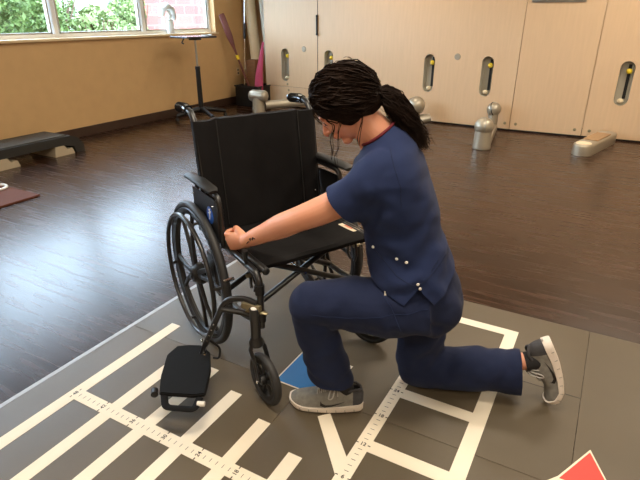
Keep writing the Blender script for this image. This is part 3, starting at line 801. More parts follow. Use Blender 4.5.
# swung-out leg rest on the right side (its pivot on the front tube)
hg = MB(); y0 = -.262
top = fillet([(.478, y0 - .012, .385), (.42, -.30, .39), (.365, -.345, .372), (.345, -.375, .30), (.30, -.418, .165)], .05)
hg.tube(top, .0115, 14)
hgo = hg.build('legrest_hanger', 'blk_metal', wc)
MB().tube(fillet([(.478, y0 - .012, .325), (.43, -.30, .332), (.362, -.362, .335)], .03), .0105, 12).build('hanger_strut', 'blk_metal', wc)
lb = MB(); lb.box((.462, -.29, .372), (.075, .022, .024), Matrix.Rotation(.6, 3, 'Z'), .004); lb.tube([(.44, -.30, .35), (.488, -.262, .352), (.505, -.25, .35)], [(.006, .011), (.006, .011), (.004, .007)], 10); lb.build('release_latch', 'brass', wc, label='brass coloured release latch')
lt_ = MB(); lt_.tube([(.305, -.416, .18), (.286, -.432, .118)], .009, 12); lt_.build('extension_tube', 'blk_metal', wc)
for k in range(4):
    q = V((.335, -.387, .27)).lerp(V((.308, -.41, .19)), k / 3); MB().ball(q + V((.009, -.006, 0)), .0035, 8).build('adjust_hole', 'chrome', wc)
def pz(x, y): return .118 + .0 * x
fp = [(.205, -.455), (.235, -.412), (.30, -.402), (.40, -.44), (.515, -.508), (.50, -.545), (.425, -.640), (.335, -.606), (.22, -.545), (.188, -.495)]
fp_ = MB(); fp_.prism([(x, y, .108) for x, y in fp], (0, 0, .016)); me = fp_.mesh('fp')
bm = bmesh.new(); bm.from_mesh(me); bmesh.ops.bevel(bm, geom=bm.edges[:], offset=.004, segments=2, affect='EDGES'); bm.to_mesh(me); bm.free()
fpo = link('footplate', me, 'matte', wc)
MB().lathe((.30, -.425, .122), (0, 0, 1), [(0, .006), (.007, .006), (.009, 0)], 16).build('plate_bolt', 'chrome', wc, label='chrome plate bolt').parent = fpo
hl = MB(); hl.tube(fillet([(.43, -.625, .112), (.485, -.64, .105), (.55, -.56, .105), (.512, -.528, .112)], .02), (.006, .013), 10, flat=V((0, 0, 1))); hl.build('front_lip', 'matte', wc).parent = fpo
MB().cyl((.385, -.645, .11), (.408, -.652, .11), .013).build('plate_wheel', 'blk_plastic', wc).parent = fpo
MB().tube([(.535, -.545, .112), (.55, -.525, .112)], .009, 10).build('lip_cap', 'white', wc, label='white end cap').parent = fpo
MB().ball((.225, -.405, .135), .006, 10).build('knob', 'chrome', wc)
MB().cyl((.225, -.405, .12), (.225, -.405, .135), .003).build('knob_stem', 'chrome', wc)
ls = MB(); ls.tube(fillet([(.318, -.405, .19), (.33, -.37, .15), (.345, -.385, .115), (.325, -.40, .112)], .02), .0045, 8); ls.build('heel_strap', 'blk_plastic', wc)

# ------------------------------------------------------------------ kneeling woman (local x = the way she faces, y = her left)
PO = V((-.3827, 1.52599, TH)); PA = math.atan2(-.36707544, -.93019117)
pn = thing('person', 'woman in navy scrubs kneeling on one knee, head bowed, one hand on the wheelchair', 'person', PO, PA)
X_, Y_, Z_ = V((1, 0, 0)), V((0, 1, 0)), V((0, 0, 1))
def H2P(v): return v
# --- head frame
HC = V((.348, .0, 1.086))
hu = V((.70, 0, .714)).normalized(); hf = V((.714, 0, -.70)).normalized(); hl_ = V((0, 1, 0))
def hp(f, l, u): return HC + hf * f + hl_ * l + hu * u
HR = Matrix((hf, hl_, hu)).transposed()
prims = []
def P_ball(c, r, rot=None):
    m = MB(); m.ball(c, r, 28, rot); prims.append(m)
def P_limb(pts, rad, n=20):
    p, r = limb(pts, rad); m = MB(); m.tube(p, r, n); prims.append(m)
# skull, face
P_ball(hp(-.012, 0, .014), (.090, .073, .078), HR)
P_ball(hp(.022, 0, -.02), (.066, .062, .085), HR)
P_ball(hp(.030, 0, -.048), (.052, .050, .062), HR)          # jaw
P_ball(hp(.066, 0, -.094), (.018, .022, .016), HR)          # chin
for s in (-1, 1):
    P_ball(hp(.055, s * .034, -.036), (.024, .020, .022), HR)  # cheeks
    P_ball(hp(.071, s * .030, .008), (.013, .024, .008), HR)   # brow
    P_ball(hp(.067, s * .030, -.009), (.0125, .0145, .0115), HR)   # eyeball with lid
    m = MB(); m.ball(hp(-.012, s * .074, -.022), (.016, .006, .028), 20, HR); prims.append(m)
    m = MB(); m.torus(hp(-.012, s * .077, -.020), hl_ * s + hf * .25, .017, .0045, 28, 8); prims.append(m)
# nose
m = MB(); m.tube([hp(.076, 0, .002), hp(.088, 0, -.016), hp(.101, 0, -.033), hp(.100, 0, -.042)], [.007, .0075, .0095, .0085], 14); prims.append(m)
P_ball(hp(.103, 0, -.037), .0095)
for s in (-1, 1): P_ball(hp(.092, s * .0105, -.040), (.010, .0065, .0065), HR)
# lips bulge
P_ball(hp(.083, 0, -.060), (.010, .021, .0065), HR); P_ball(hp(.081, 0, -.070), (.010, .019, .0065), HR)
# neck
P_limb([hp(-.030, 0, -.015), V((.285, 0, 1.035)), V((.235, 0, .985)), V((.205, 0, .93))], [.052, .050, .053, .075], 24)
P_limb([hp(.02, 0, -.07), V((.275, 0, .995)), V((.25, 0, .95))], [.034, .036, .04])
# trunk (under the clothes)
def ring(cx, z, d, w, tilt=0): return (V((cx, 0, z)), V((math.cos(tilt), 0, math.sin(tilt))), d, Y_, w)
prims.append(loft([ring(.21, .985, .035, .05), ring(.205, .955, .062, .11), ring(.20, .90, .09, .15), ring(.18, .80, .095, .145), ring(.145, .70, .09, .125), ring(.125, .62, .09, .125), ring(.11, .52, .085, .12), ring(.09, .45, .07, .10)], 28))
# left arm reaching for the chair
SH = V((.218, .108, .895)); EL = V((.486, .045, .715)); WR_ = V((.700, -.092, .570))
P_limb([SH, V((.298, .102, .828)), V((.395, .076, .766)), EL, EL.lerp(WR_, .25), EL.lerp(WR_, .7), WR_], [.048, .048, .045, .041, .042, .032, (.024, .030)], 22)
# hand: a = along the hand, w = towards the thumb, n = out of the palm
POST = V((.812, -.177, .57))
a = (V((.812, -.162, .533)) - WR_).normalized(); w_ = (V((.0, .12, 1)) - a * V((.0, .12, 1)).dot(a)).normalized(); n_ = w_.cross(a).normalized()
if n_.y > 0: n_ = -n_
K0 = WR_ + a * .012
pr_, pu_ = [], []
m = MB(); m.tube([WR_ - a * .01, WR_ + a * .02, WR_ + a * .055, WR_ + a * .096], [(.019, .026), (.017, .029), (.0165, .035), (.0135, .036)], 22, flat=n_); prims.append(m)
fl = [.036, .040, .037, .030]
for i in range(4):                                             # index to little finger
    off = w_ * (.0270 - .0180 * i)
    k = WR_ + a * (.098 - .004 * abs(i - 1)) + off + n_ * .000
    pts = [k - a * .03, k]; ang = [48, 128, 205]; ln = [fl[i], fl[i] * .68, fl[i] * .5]
    q = k
    for g, l_ in zip(ang, ln):
        q = q + (a * math.cos(math.radians(g)) + n_ * math.sin(math.radians(g))) * l_; pts.append(q)
    p, r = limb(pts, [.0085, .0098, .0090, .0082, .0066]); m = MB(); m.tube(p, r, 12); prims.append(m)
    m = MB(); m.ball(k - n_ * .002, .0102, 12); prims.append(m)
# thumb leaves the side of the palm near its base and closes over the fingers
tb_ = WR_ + a * .022 + w_ * .026 + n_ * .008
p, r = limb([tb_ - a * .015 - w_ * .012, tb_, tb_ + a * .036 + w_ * .013 + n_ * .016, tb_ + a * .064 + w_ * .006 + n_ * .030, tb_ + a * .080 - w_ * .004 + n_ * .044], [.014, .0145, .0115, .0105, .0080])
m = MB(); m.tube(p, r, 14); prims.append(m)
# right arm, bent down on the far side, hand resting on the raised thigh
SR = V((.205, -.155, .920)); ER = V((.075, -.225, .700)); RW = V((.150, -.20, .555))
P_limb([SR, SR.lerp(ER, .4), ER, ER.lerp(RW, .3), RW], [.052, .046, .039, .038, (.022, .028)], 20)
ra = (V((.20, -.19, .47)) - RW).normalized(); rw = (V((1, -.2, .0)) - ra * V((1, -.2, 0)).dot(ra)).normalized(); rn = rw.cross(ra).normalized()
if rn.x > 0: rn = -rn
m = MB(); m.tube([RW - ra * .01, RW + ra * .03, RW + ra * .085], [(.018, .027), (.016, .034), (.012, .037)], 20, flat=rn); prims.append(m)
for i in range(4):
    k = RW + ra * .085 + rw * (-.0285 + .019 * i)
    p, r = limb([k - ra * .03, k, k + ra * .035 + rn * .006, k + ra * .055 + rn * .018, k + ra * .066 + rn * .03], [.0085, .0095, .0088, .008, .0065]); m = MB(); m.tube(p, r, 12); prims.append(m)
k = RW + ra * .02 + rw * .028; p, r = limb([k - ra * .01, k, k + ra * .035 + rw * .02, k + ra * .055 + rw * .024 + rn * .008], [.013, .013, .011, .008]); m = MB(); m.tube(p, r, 12); prims.append(m)
# legs
HL, KL, AL = V((.085, .075, .47)), V((.432, .105, .445)), V((.326, .075, .122))
HRt, KR, AR = V((.06, -.08, .46)), V((.075, -.09, .085)), V((-.335, -.062, .165))
P_limb([HL, HL.lerp(KL, .5), KL, KL.lerp(AL, .3) + V((.012, 0, 0)), KL.lerp(AL, .75) + V((.008, 0, 0)), AL, AL + V((-.020, -.004, -.055))], [.07, .062, .046, .043, .032, .0285, .024], 20)
P_limb([HRt, HRt.lerp(KR, .5), KR + V((-.01, 0, .01)), KR.lerp(AR, .3), KR.lerp(AR, .75), AR, AR + V((-.04, 0, -.0))], [.07, .062, .050, .045, .036, .031, .029], 20)
body_me = remesh(prims, .0031, 3)
def face_paint(c): return 0
body = link('body', body_me, 'skin', pn)
bb_bvh = BVHTree.FromPolygons([v.co for v in body_me.vertices], [tuple(p_.vertices) for p_ in body_me.polygons])
def snap_to(bvh, p, lift=0.0):
    loc, nor, i_, d_ = bvh.find_nearest(p)
    return loc + nor * lift
# closed eyelids with lashes, brows, lips, nails
for s in (-1, 1):
    pts = [snap_to(bb_bvh, hp(.09, s * (.017 + .027 * t), -.013 - .005 * math.sin(PI * t)), .0006) for t in [k / 8 for k in range(9)]]
    MB().tube(pts, [.0006 + .0013 * math.sin(PI * k / 8) for k in range(9)], 6).build('eyelashes', 'lash', body)
    pts = [snap_to(bb_bvh, hp(.09, s * (.014 + .034 * t), .010 + .006 * math.sin(PI * t * .8)), .0008) for t in [k / 8 for k in range(9)]]
    MB().tube(pts, [.001 + .0018 * math.sin(PI * (k + 1) / 10) for k in range(9)], 6).build('eyebrow', 'hair', body)
for u0, hgt in ((-.0605, .0032), (-.0695, .0042)):
    pts = [snap_to(bb_bvh, hp(.11, .020 * t, u0 + .0015 * t * t), .0002) for t in [k / 5 - 1 for k in range(11)]]
    MB().tube(pts, [max(.0006, hgt * math.sqrt(max(0, 1 - (k / 5 - 1) ** 2))) for k in range(11)], 8).build('lip', 'lips', body)
# small dark tattoo near the wrist
def tattoo(pts, r):
    q = [snap_to(bb_bvh, p, .0003) for p in pts]
    MB().tube(q, r, 6).build('wrist_tattoo', 'ink', body)
def fa(t, up_):                                               # point on the outer side of the forearm
    base = EL.lerp(WR_, t); return base + V((.12, .9, .2)).normalized() * .05 + V((0, -.1, 1)) * up_
for pts in ([fa(.86, -.014), fa(.88, -.010), fa(.90, -.013), fa(.915, -.018)], [fa(.83, .004), fa(.835, -.003), fa(.84, -.010)], [fa(.79, -.010), fa(.775, .0), fa(.755, -.004), fa(.735, -.010)], [fa(.80, -.004), fa(.785, .004)]):
    tattoo(pts, .0018)
tattoo([fa(.845, .003), fa(.85, .0)], .0026)

# --- trousers
T_ = []
T_.append(loft([(V((.112, 0, .60)), X_, .11, Y_, .145), (V((.10, 0, .56)), X_, .128, Y_, .165), (V((.078, 0, .50)), X_, .138, Y_, .178), (V((.055, 0, .44)), X_, .126, Y_, .172), (V((.045, 0, .38)), X_, .10, Y_, .15), (V((.04, 0, .345)), X_, .07, Y_, .11)], 32))
m = MB(); m.ball((.022, .07, .445), (.080, .088, .09), 24); m.ball((.022, -.07, .435), (.080, .088, .095), 24); T_.append(m)
p, r = limb([V((.055, .09, .465)), V((.16, .10, .452)), V((.30, .105, .452)), V((.40, .108, .452)), V((.445, .107, .440))], [.104, .100, .090, .080, .064]); m = MB(); m.tube(p, r, 26); T_.append(m)
m = MB(); m.ball((.430, .106, .448), (.075, .078, .077), 26); T_.append(m)
SHIN = [V((.425, .105, .44)), V((.418, .10, .36)), V((.400, .094, .27)), V((.374, .084, .18)), V((.350, .079, .095))]
p, r = limb(SHIN, [(.074, .074), (.073, .072), (.072, .068), (.074, .068), (.073, .070)]); m = MB(); m.tube(p, r, 26, flat=X_); T_.append(m)
p, r = limb([V((.045, -.085, .46)), V((.048, -.088, .34)), V((.045, -.09, .22)), V((.052, -.09, .13)), V((.05, -.09, .085))], [.104, .098, .088, .082, .075]); m = MB(); m.tube(p, r, 26); T_.append(m)
m = MB(); m.ball((.05, -.09, .083), (.078, .080, .080), 26); T_.append(m)
RSH = [V((.03, -.09, .085)), V((-.08, -.086, .093)), V((-.19, -.078, .103)), V((-.330, -.064, .114))]
p, r = limb(RSH, [(.082, .080), (.084, .078), (.084, .078), (.083, .078)]); m = MB(); m.tube(p, r, 26, flat=Z_); T_.append(m)
tm = remesh(T_, .0062, 6)
def folds(c, amp, fr, dirv, sharp=1.0):
    return amp * noise.noise(V((c.x * fr[0], c.y * fr[1], c.z * fr[2])) + V(dirv))
def trouser_fold(c):
    d = folds(c, .006, (9, 9, 9), (3, 1, 2)) + folds(c, .0035, (26, 14, 26), (7, 0, 1))
    # creases behind the raised knee and at both hips and knees
    for q, rad, fr, ax, am in ((V((.345, .1, .37)), .12, 75, V((.6, 0, .8)), .005), (V((.10, .12, .47)), .15, 60, V((.8, 0, -.6)), .006),
                               (V((-.03, -.09, .20)), .13, 75, V((.7, 0, .7)), .006), (V((.36, .09, .14)), .09, 80, V((-.3, .2, 1)), .004), (V((-.25, -.07, .12)), .12, 62, V((1, 0, .25)), .004)):
        w = math.exp(-((c - q).length / rad) ** 2)
        if w > .01: d += am * w * math.sin(c.dot(ax) * fr + 3 * noise.noise(c * 12))
    return d
displace(tm, trouser_fold)
for v in tm.vertices:
    if v.co.z < .0015: v.co.z = .0015 + (v.co.z - .0015) * .05
# open cuffs
def open_cut(me, co, no, test, thick):
    bm = bmesh.new(); bm.from_mesh(me)
    bmesh.ops.bisect_plane(bm, geom=bm.verts[:] + bm.edges[:] + bm.faces[:], plane_co=co, plane_no=no)
    kill = [f for f in bm.faces if (f.calc_center_median() - V(co)).dot(V(no)) > -1e-5 and test(f.calc_center_median())]
    bmesh.ops.delete(bm, geom=kill, context='FACES'); bm.to_mesh(me); bm.free()
open_cut(tm, (.350, .08, .127), V((.10, 0, -1)).normalized(), lambda c: c.z < .2 and c.x > .2, 0)
open_cut(tm, (-.321, -.066, .11), V((-1, .1, .12)).normalized(), lambda c: c.x < -.2, 0)
def solid(me, th):
    o = bpy.data.objects.new('t', me); COL.objects.link(o); s = o.modifiers.new('s', 'SOLIDIFY'); s.thickness = th; s.offset = -1
    out = bpy.data.meshes.new_from_object(o.evaluated_get(bpy.context.evaluated_depsgraph_get())); bpy.data.objects.remove(o); return out
tr_o = link('scrub_trousers', solid(tm, .003), 'navy2', pn)
tbv = BVHTree.FromPolygons([v.co for v in tm.vertices], [tuple(p_.vertices) for p_ in tm.polygons])
def side_hit(bvh, p, lift=0.0):
    loc, nor, i_, d_ = bvh.ray_cast(V((p[0], .6, p[2])), V((0, -1, 0)))
    return (loc + nor * lift) if loc is not None else snap_to(bvh, V(p), lift)
def seam_on(bvh, pts, r, name, m, parent, n=14, lift=.0002):
    out = []
    for i in range(len(pts) - 1):
        for k in range(n): out.append(side_hit(bvh, V(pts[i]).lerp(V(pts[i + 1]), k / n), lift))
    out.append(side_hit(bvh, V(pts[-1]), lift))
    return MB().tube(out, r, 6).build(name, m, parent)
seam_on(tbv, [(.06, .30, .50), (.19, .26, .47), (.30, .24, .455), (.42, .22, .45)], .0011, 'side_seam', 'navy', tr_o)
seam_on(tbv, [(.205, .3, .535), (.17, .3, .50), (.135, .3, .42)], .0015, 'pocket_edge', 'navy', tr_o)
q = side_hit(tbv, V((.190, .3, .530)), .002); MB().box(q, (.006, .004, .022)).build('pocket_loop', 'white', tr_o, label='small pale loop')

# --- scrub top
S_ = []
def tring(cx, z, d, w, sk=0): return (V((cx, 0, z)), V((1, 0, sk)).normalized(), d, Y_, w)
S_.append(loft([tring(.238, .992, .056, .064, -.75), tring(.226, .968, .078, .104, -.55), tring(.212, .942, .097, .146, -.32), tring(.205, .912, .109, .173, -.12), tring(.197, .875, .119, .184), tring(.184, .82, .127, .177), tring(.164, .75, .128, .164),
                tring(.143, .68, .130, .160), tring(.125, .62, .136, .172), tring(.108, .56, .146, .188), tring(.096, .50, .153, .196), tring(.092, .46, .155, .198)], 40, 2.2))
p, r = limb([V((.203, .085, .918)), V((.242, .113, .884)), V((.294, .106, .832)), V((.356, .096, .778))], [.064, .068, .063, .067]); m = MB(); m.tube(p, r, 26); S_.append(m)
p, r = limb([V((.205, -.09, .930)), V((.205, -.155, .905)), V((.17, -.185, .84)), V((.135, -.20, .785))], [.066, .072, .070, .072]); m = MB(); m.tube(p, r, 26); S_.append(m)
for s in (-1, 1):
    m = MB(); m.ball((.265, s * .075, .80), (.065, .07, .065), 22); S_.append(m)
sm = remesh(S_, .0062, 6)
def top_fold(c):
    d = folds(c, .006, (8, 8, 8), (1, 5, 2)) + folds(c, .003, (20, 14, 30), (2, 2, 8))
    for q, rad, fr, ax, am in ((V((.13, .15, .66)), .13, 62, V((.35, 0, 1)), .0065), (V((.27, .14, .80)), .10, 70, V((.9, 0, .5)), .006), (V((.05, .10, .66)), .12, 70, V((-.3, .1, 1)), .005),
                               (V((.18, .15, .88)), .10, 55, V((.7, 0, -.7)), .004), (V((.02, .12, .56)), .10, 55, V((-.7, 0, .7)), .004)):
        w = math.exp(-((c - q).length / rad) ** 2)
        if w > .01: d += am * w * math.sin(c.dot(ax) * fr + 3 * noise.noise(c * 10))
    return d
displace(sm, top_fold)
def cutline(me, A, B, cond):
    """remove the cloth below the line A-B (seen from the side), where cond holds"""
    A, B = V(A), V(B); n = (B - A).cross(Y_).normalized()
    if n.z > 0: n = -n
    bm = bmesh.new(); bm.from_mesh(me)
    geom = bm.verts[:] + bm.edges[:] + bm.faces[:]
    bmesh.ops.bisect_plane(bm, geom=geom, plane_co=A, plane_no=n)
    kill = [f for f in bm.faces if (f.calc_center_median() - A).dot(n) > -1e-5 and cond(f.calc_center_median())]
    bmesh.ops.delete(bm, geom=kill, context='FACES'); bm.to_mesh(me); bm.free()
hemx = [.33, .254, .133, .092, .042, -.045, -.16]; hemz = [.585, .562, .512, .566, .515, .592, .60]
# split along vertical lines first so that each hem piece ends cleanly
bm = bmesh.new(); bm.from_mesh(sm)
for x in hemx[1:-1]: bmesh.ops.bisect_plane(bm, geom=bm.verts[:] + bm.edges[:] + bm.faces[:], plane_co=(x, 0, 0), plane_no=(1, 0, 0))
bm.to_mesh(sm); bm.free()
for i in range(len(hemx) - 1):
    x1, x0 = hemx[i], hemx[i + 1]
    cutline(sm, (hemx[i], 0, hemz[i]), (hemx[i + 1], 0, hemz[i + 1]), lambda c, a_=x0, b_=x1, f_=(i == 0), l_=(i == len(hemx) - 2): (c.x > a_ or l_) and (c.x < b_ or f_) and c.z < .65)
open_cut(sm, (.338, .100, .796), V((.74, -.12, -.66)).normalized(), lambda c: c.x > .27 and c.y > .0 and c.z > .72 and c.z < .885, 0)
top_o = link('scrub_top', solid(sm, .003), 'navy', pn)
sbv = BVHTree.FromPolygons([v.co for v in sm.vertices], [tuple(p_.vertices) for p_ in sm.polygons])
# maroon collar trim around the neck
cu = V((1, 0, -.75)).normalized(); cp = [V((.238, 0, .994)) + cu * (.0585 * math.cos(2 * PI * k / 40)) + Y_ * (.0665 * math.sin(2 * PI * k / 40)) for k in range(40)]
MB().tube(cp, .0046, 8, closed=True).build('collar_trim', 'maroon', top_o, label='maroon collar trim')
for q in ((.234, .3, .672), (.162, .3, .652), (.133, .3, .645), (.096, .3, .583), (.088, .3, .567)):
    c = side_hit(sbv, V(q), .001); sn = MB(); sn.lathe(c, V((.1, 1, .15)), [(0, .003), (.0032, .0025), (.0048, .0005), (.005, -.001)], 16); sn.build('snap_button', 'snap', top_o, label='pearl white snap')
seam_on(sbv, [(.235, .3, .67), (.16, .3, .60), (.10, .3, .575)], .0013, 'pocket_seam', 'navy2', top_o)
seam_on(sbv, [(.095, .3, .575), (.02, .3, .64), (-.02, .2, .675)], .0013, 'pocket_seam', 'navy2', top_o)
seam_on(sbv, [(.20, 0, .975), (.185, 0, .93), (.165, 0, .88), (.16, 0, .82)], .0011, 'shoulder_seam', 'navy2', top_o)

# --- shoes
def shoe(path, side, name, label):
    """path: list of (heel->toe) sole points with up vector; side = +y axis sign of outer side"""
    Ls = [0]
    for i in range(1, len(path)): Ls.append(Ls[-1] + (path[i][0] - path[i - 1][0]).length)
    tot = Ls[-1]
    def at(s, y, h):
        s = max(0, min(.9999, s)) * tot
        for i in range(len(Ls) - 1):
            if Ls[i] <= s <= Ls[i + 1] + 1e-9: break
        t = (s - Ls[i]) / (Ls[i + 1] - Ls[i]); p0, u0 = path[i]; p1, u1 = path[i + 1]
        d = (p1 - p0).normalized(); u = u0.lerp(u1, t).normalized(); lat = u.cross(d).normalized()
        return p0.lerp(p1, t) + lat * y + u * h
    cen = lambda s: side * (.006 * math.sin(PI * s) - .010 * s)        # slight banana of the foot
    W = lambda s: .030 + .0175 * math.sin(min(1, s / .72) * PI / 2) * 1 if s < .72 else .0475 * math.sqrt(max(.0, 1 - ((s - .72) / .285) ** 2.4))
    Wd = lambda s: max(.006, W(s) if s > .1 else W(.1) * math.sqrt(max(0, 1 - ((.1 - s) / .104) ** 2.3)))
    up_h = [(0, .066), (.05, .088), (.12, .094), (.20, .088), (.30, .096), (.38, .101), (.48, .088), (.60, .070), (.75, .056), (.88, .046), (.96, .034), (1, .024)]
    def Hh(s):
        for (a0_, h0), (a1_, h1) in zip(up_h, up_h[1:]):
            if a0_ <= s <= a1_: return h0 + (h1 - h0) * (s - a0_) / (a1_ - a0_)
        return .02
    st_ = [.0, .01, .03, .06, .1, .16, .22, .3, .38, .46, .55, .64, .73, .81, .88, .93, .97, .99, 1.0]
    root = thing_part(name, label)
    # sole: white foam, slightly flared
    mb = MB(); n = 20; vs = []
    def sole_h(s): return .030 - .010 * max(0, min(1, (s - .1) / .6)) + .010 * max(0, (s - .85) / .15)
    prof_ = [(-1.0, .004), (-1.05, .012), (-1.02, 1.0), (-.9, 1.02), (.9, 1.02), (1.02, 1.0), (1.05, .012), (1.0, .004), (.85, 0), (-.85, 0)]
    for s in st_:
        w = Wd(s) + .003
        for a_, b_ in prof_:
            h = b_ * sole_h(s) if b_ >= 1 else b_
            lift_ = .012 * max(0, (s - .86) / .14) ** 1.5
            vs.append(at(s, cen(s) + a_ * w, h + (lift_ if b_ < 1 else 0)))
    m_ = len(prof_); mb.add(vs, [(i * m_ + k, i * m_ + (k + 1) % m_, (i + 1) * m_ + (k + 1) % m_, (i + 1) * m_ + k) for i in range(len(st_) - 1) for k in range(m_)] + [tuple(range(m_))[::-1], tuple(range((len(st_) - 1) * m_, len(st_) * m_))])
    so_ = mb.build('sole', 'sole', root, True)
    for k in range(7):                                              # grooves in the foam
        s = .12 + .12 * k
        for sg in (-1, 1):
            MB().tube([at(s, cen(s) + sg * (Wd(s) + .0048), .006), at(s + .004, cen(s) + sg * (Wd(s) + .0048), .016)], .0011, 6).build('sole_groove', 'knit', so_)
    # upper with a real opening at the ankle
    vs = []; n = 28; S2 = [.0, .008, .02, .04, .07, .1, .14, .18, .22, .26, .3, .34, .38, .43, .48, .54, .6, .67, .74, .8, .86, .91, .95, .98, .995]
    U = MB()
    for s in S2:
        w = Wd(s) - .0015; h0 = sole_h(s) - .006; H_ = Hh(s)
        for k in range(n):
            t = PI * k / (n - 1); cx = -math.cos(t); cz = math.sin(t)
            pw = .62 if s < .4 else .75
            yy = math.copysign(abs(cx) ** .8, cx) * w * (1 - (.34 * cz ** 2 if s < .42 else .10 * cz ** 2)); zz = h0 + (H_ - h0) * cz ** pw
            vs.append(at(s, cen(s) + yy, zz))
    U.add(vs, [(i * n + k, i * n + k + 1, (i + 1) * n + k + 1, (i + 1) * n + k) for i in range(len(S2) - 1) for k in range(n - 1) if not (S2[i] >= .04 and S2[i + 1] <= .31 and 9 <= k <= n - 11)] + [tuple(range(n))[::-1], tuple(range((len(S2) - 1) * n, len(S2) * n))])
    me = U.mesh('upper'); me = solid(me, .004)
    up_o = link('upper', me, 'knit', root); me.materials.append(MT['knit_dark'])
    hp_ = at(0, cen(0), .05)
    for f in me.polygons:
        if (f.center - hp_).length < .052: f.material_index = 1
    # padded collar ring and heel counter
    ring_ = []
    for k in range(24):
        t = 2 * PI * k / 24; s = .175 + .145 * math.cos(t); y = .0245 * math.sin(t)
        ring_.append(at(s, cen(s) + y, (Hh(s) - .004)))
    MB().tube(ring_, .0052, 10, closed=True).build('collar', 'knit_dark', up_o)
    # tongue and laces
    tg_ = MB(); tg_.tube([at(.60, cen(.6), Hh(.60) + .001), at(.48, cen(.48), Hh(.48) + .003), at(.38, cen(.38), Hh(.38) + .006), at(.31, cen(.31), Hh(.31) + .010)], [(.003, .016), (.004, .018), (.005, .019), (.004, .017)], 12, flat=path[0][1])
    tg_.build('tongue', 'knit_dark', up_o)
    for k in range(5):
        s = .36 + .055 * k
        MB().tube([at(s, cen(s) - .021, Hh(s) - .008), at(s + .01, cen(s) - .01, Hh(s) + .006), at(s + .028, cen(s) + .01, Hh(s) + .004), at(s + .035, cen(s) + .021, Hh(s) - .012)], .0028, 6).build('lace', 'lace', up_o)
        MB().tube([at(s, cen(s) + .021, Hh(s) - .008), at(s + .01, cen(s) + .01, Hh(s) + .007), at(s + .028, cen(s) - .01, Hh(s) + .005), at(s + .035, cen(s) - .021, Hh(s) - .012)], .0028, 6).build('lace', 'lace', up_o)
    for sg in (-1, 1):                                              # bow loops hanging to the sides
        s = .37; c0 = at(s, cen(s), Hh(s) + .011)
        lp = [c0, at(s + .03, cen(s) + sg * .020, Hh(s) + .012), at(s + .075, cen(s) + sg * .040, Hh(s) - .012), at(s + .09, cen(s) + sg * .047, Hh(s) - .034), at(s + .04, cen(s) + sg * .046, Hh(s) - .030), at(s + .01, cen(s) + sg * .030, Hh(s) - .002), c0]
        p, r = limb(lp, [.0026] * 7); MB().tube(p, r, 6).build('bow_loop', 'lace', up_o)
        MB().tube([c0, at(s - .02, cen(s) + sg * .026, Hh(s) + .002), at(s - .03, cen(s) + sg * .042, Hh(s) - .026)], .0019, 6).build('lace_end', 'lace', up_o)
    # curved tick mark on both flanks
    uv = BVHTree.FromPolygons([v.co for v in me.vertices], [tuple(p_.vertices) for p_ in me.polygons])
    for sg in (-1, 1):
        top_c = [(.22, .052), (.32, .044), (.42, .037), (.50, .0355), (.555, .044), (.575, .056)]
        bot_c = [(.22, .052), (.32, .038), (.42, .028), (.51, .0235), (.575, .033), (.575, .056)]
        vs = []
        for (s0, h0_), (s1, h1_) in zip(top_c, bot_c):
            for (s, h) in ((s0, h0_), (s1, h1_)):
                vs.append(snap_to(uv, at(s, cen(s) + sg * .06, h), .0009))
        mk_ = MB(); mk_.add(vs, [(2 * i, 2 * i + 1, 2 * i + 3, 2 * i + 2) for i in range(5)])
        mk_.build('tick_mark', 'ink', up_o, label='dark curved tick mark')
    return root
def thing_part(name, label):
    o = bpy.data.objects.new(name, None); COL.objects.link(o); o.parent = pn; o.empty_display_size = .05; o['label'] = label
    return o
hd_ = V((.274, .020, 0)).normalized()
h0 = V((.247, .064, .0008))
shoe([(h0, Z_), (h0 + hd_ * .09, Z_), (h0 + hd_ * .18, Z_), (h0 + hd_ * .272, Z_)], 1, 'shoe', 'left shoe, flat on the mat')
pts_ = [V((-.398, -.062, .272)), V((-.432, -.060, .205)), V((-.456, -.056, .135)), V((-.466, -.052, .075)), V((-.455, -.048, .034)), V((-.436, -.045, .006))]
ups_ = []
for i in range(len(pts_)):
    d = (pts_[min(i + 1, len(pts_) - 1)] - pts_[max(i - 1, 0)]).normalized(); ups_.append(Y_.cross(d) * 1.0)
ups_ = [u if u.x > 0 else -u for u in ups_]
shoe(list(zip(pts_, ups_)), -1, 'shoe', 'right shoe, standing on its toes with the heel up')
# socks
m = MB(); p, r = limb([AL + V((-.018, -.004, -.05)), AL + V((-.008, -.002, -.02)), AL + V((-.001, 0, .006))], [.028, .0305, .0315]); m.tube(p, r, 20); m.build('sock', 'sock', pn)
d = (AR - KR).normalized(); p, r = limb([AR + V((-.052, 0, .010)), AR + V((-.025, 0, .006)), AR + V((.006, 0, -.003))], [.033, .0355, .036]); m = MB(); m.tube(p, r, 20); m.build('sock', 'sock', pn)

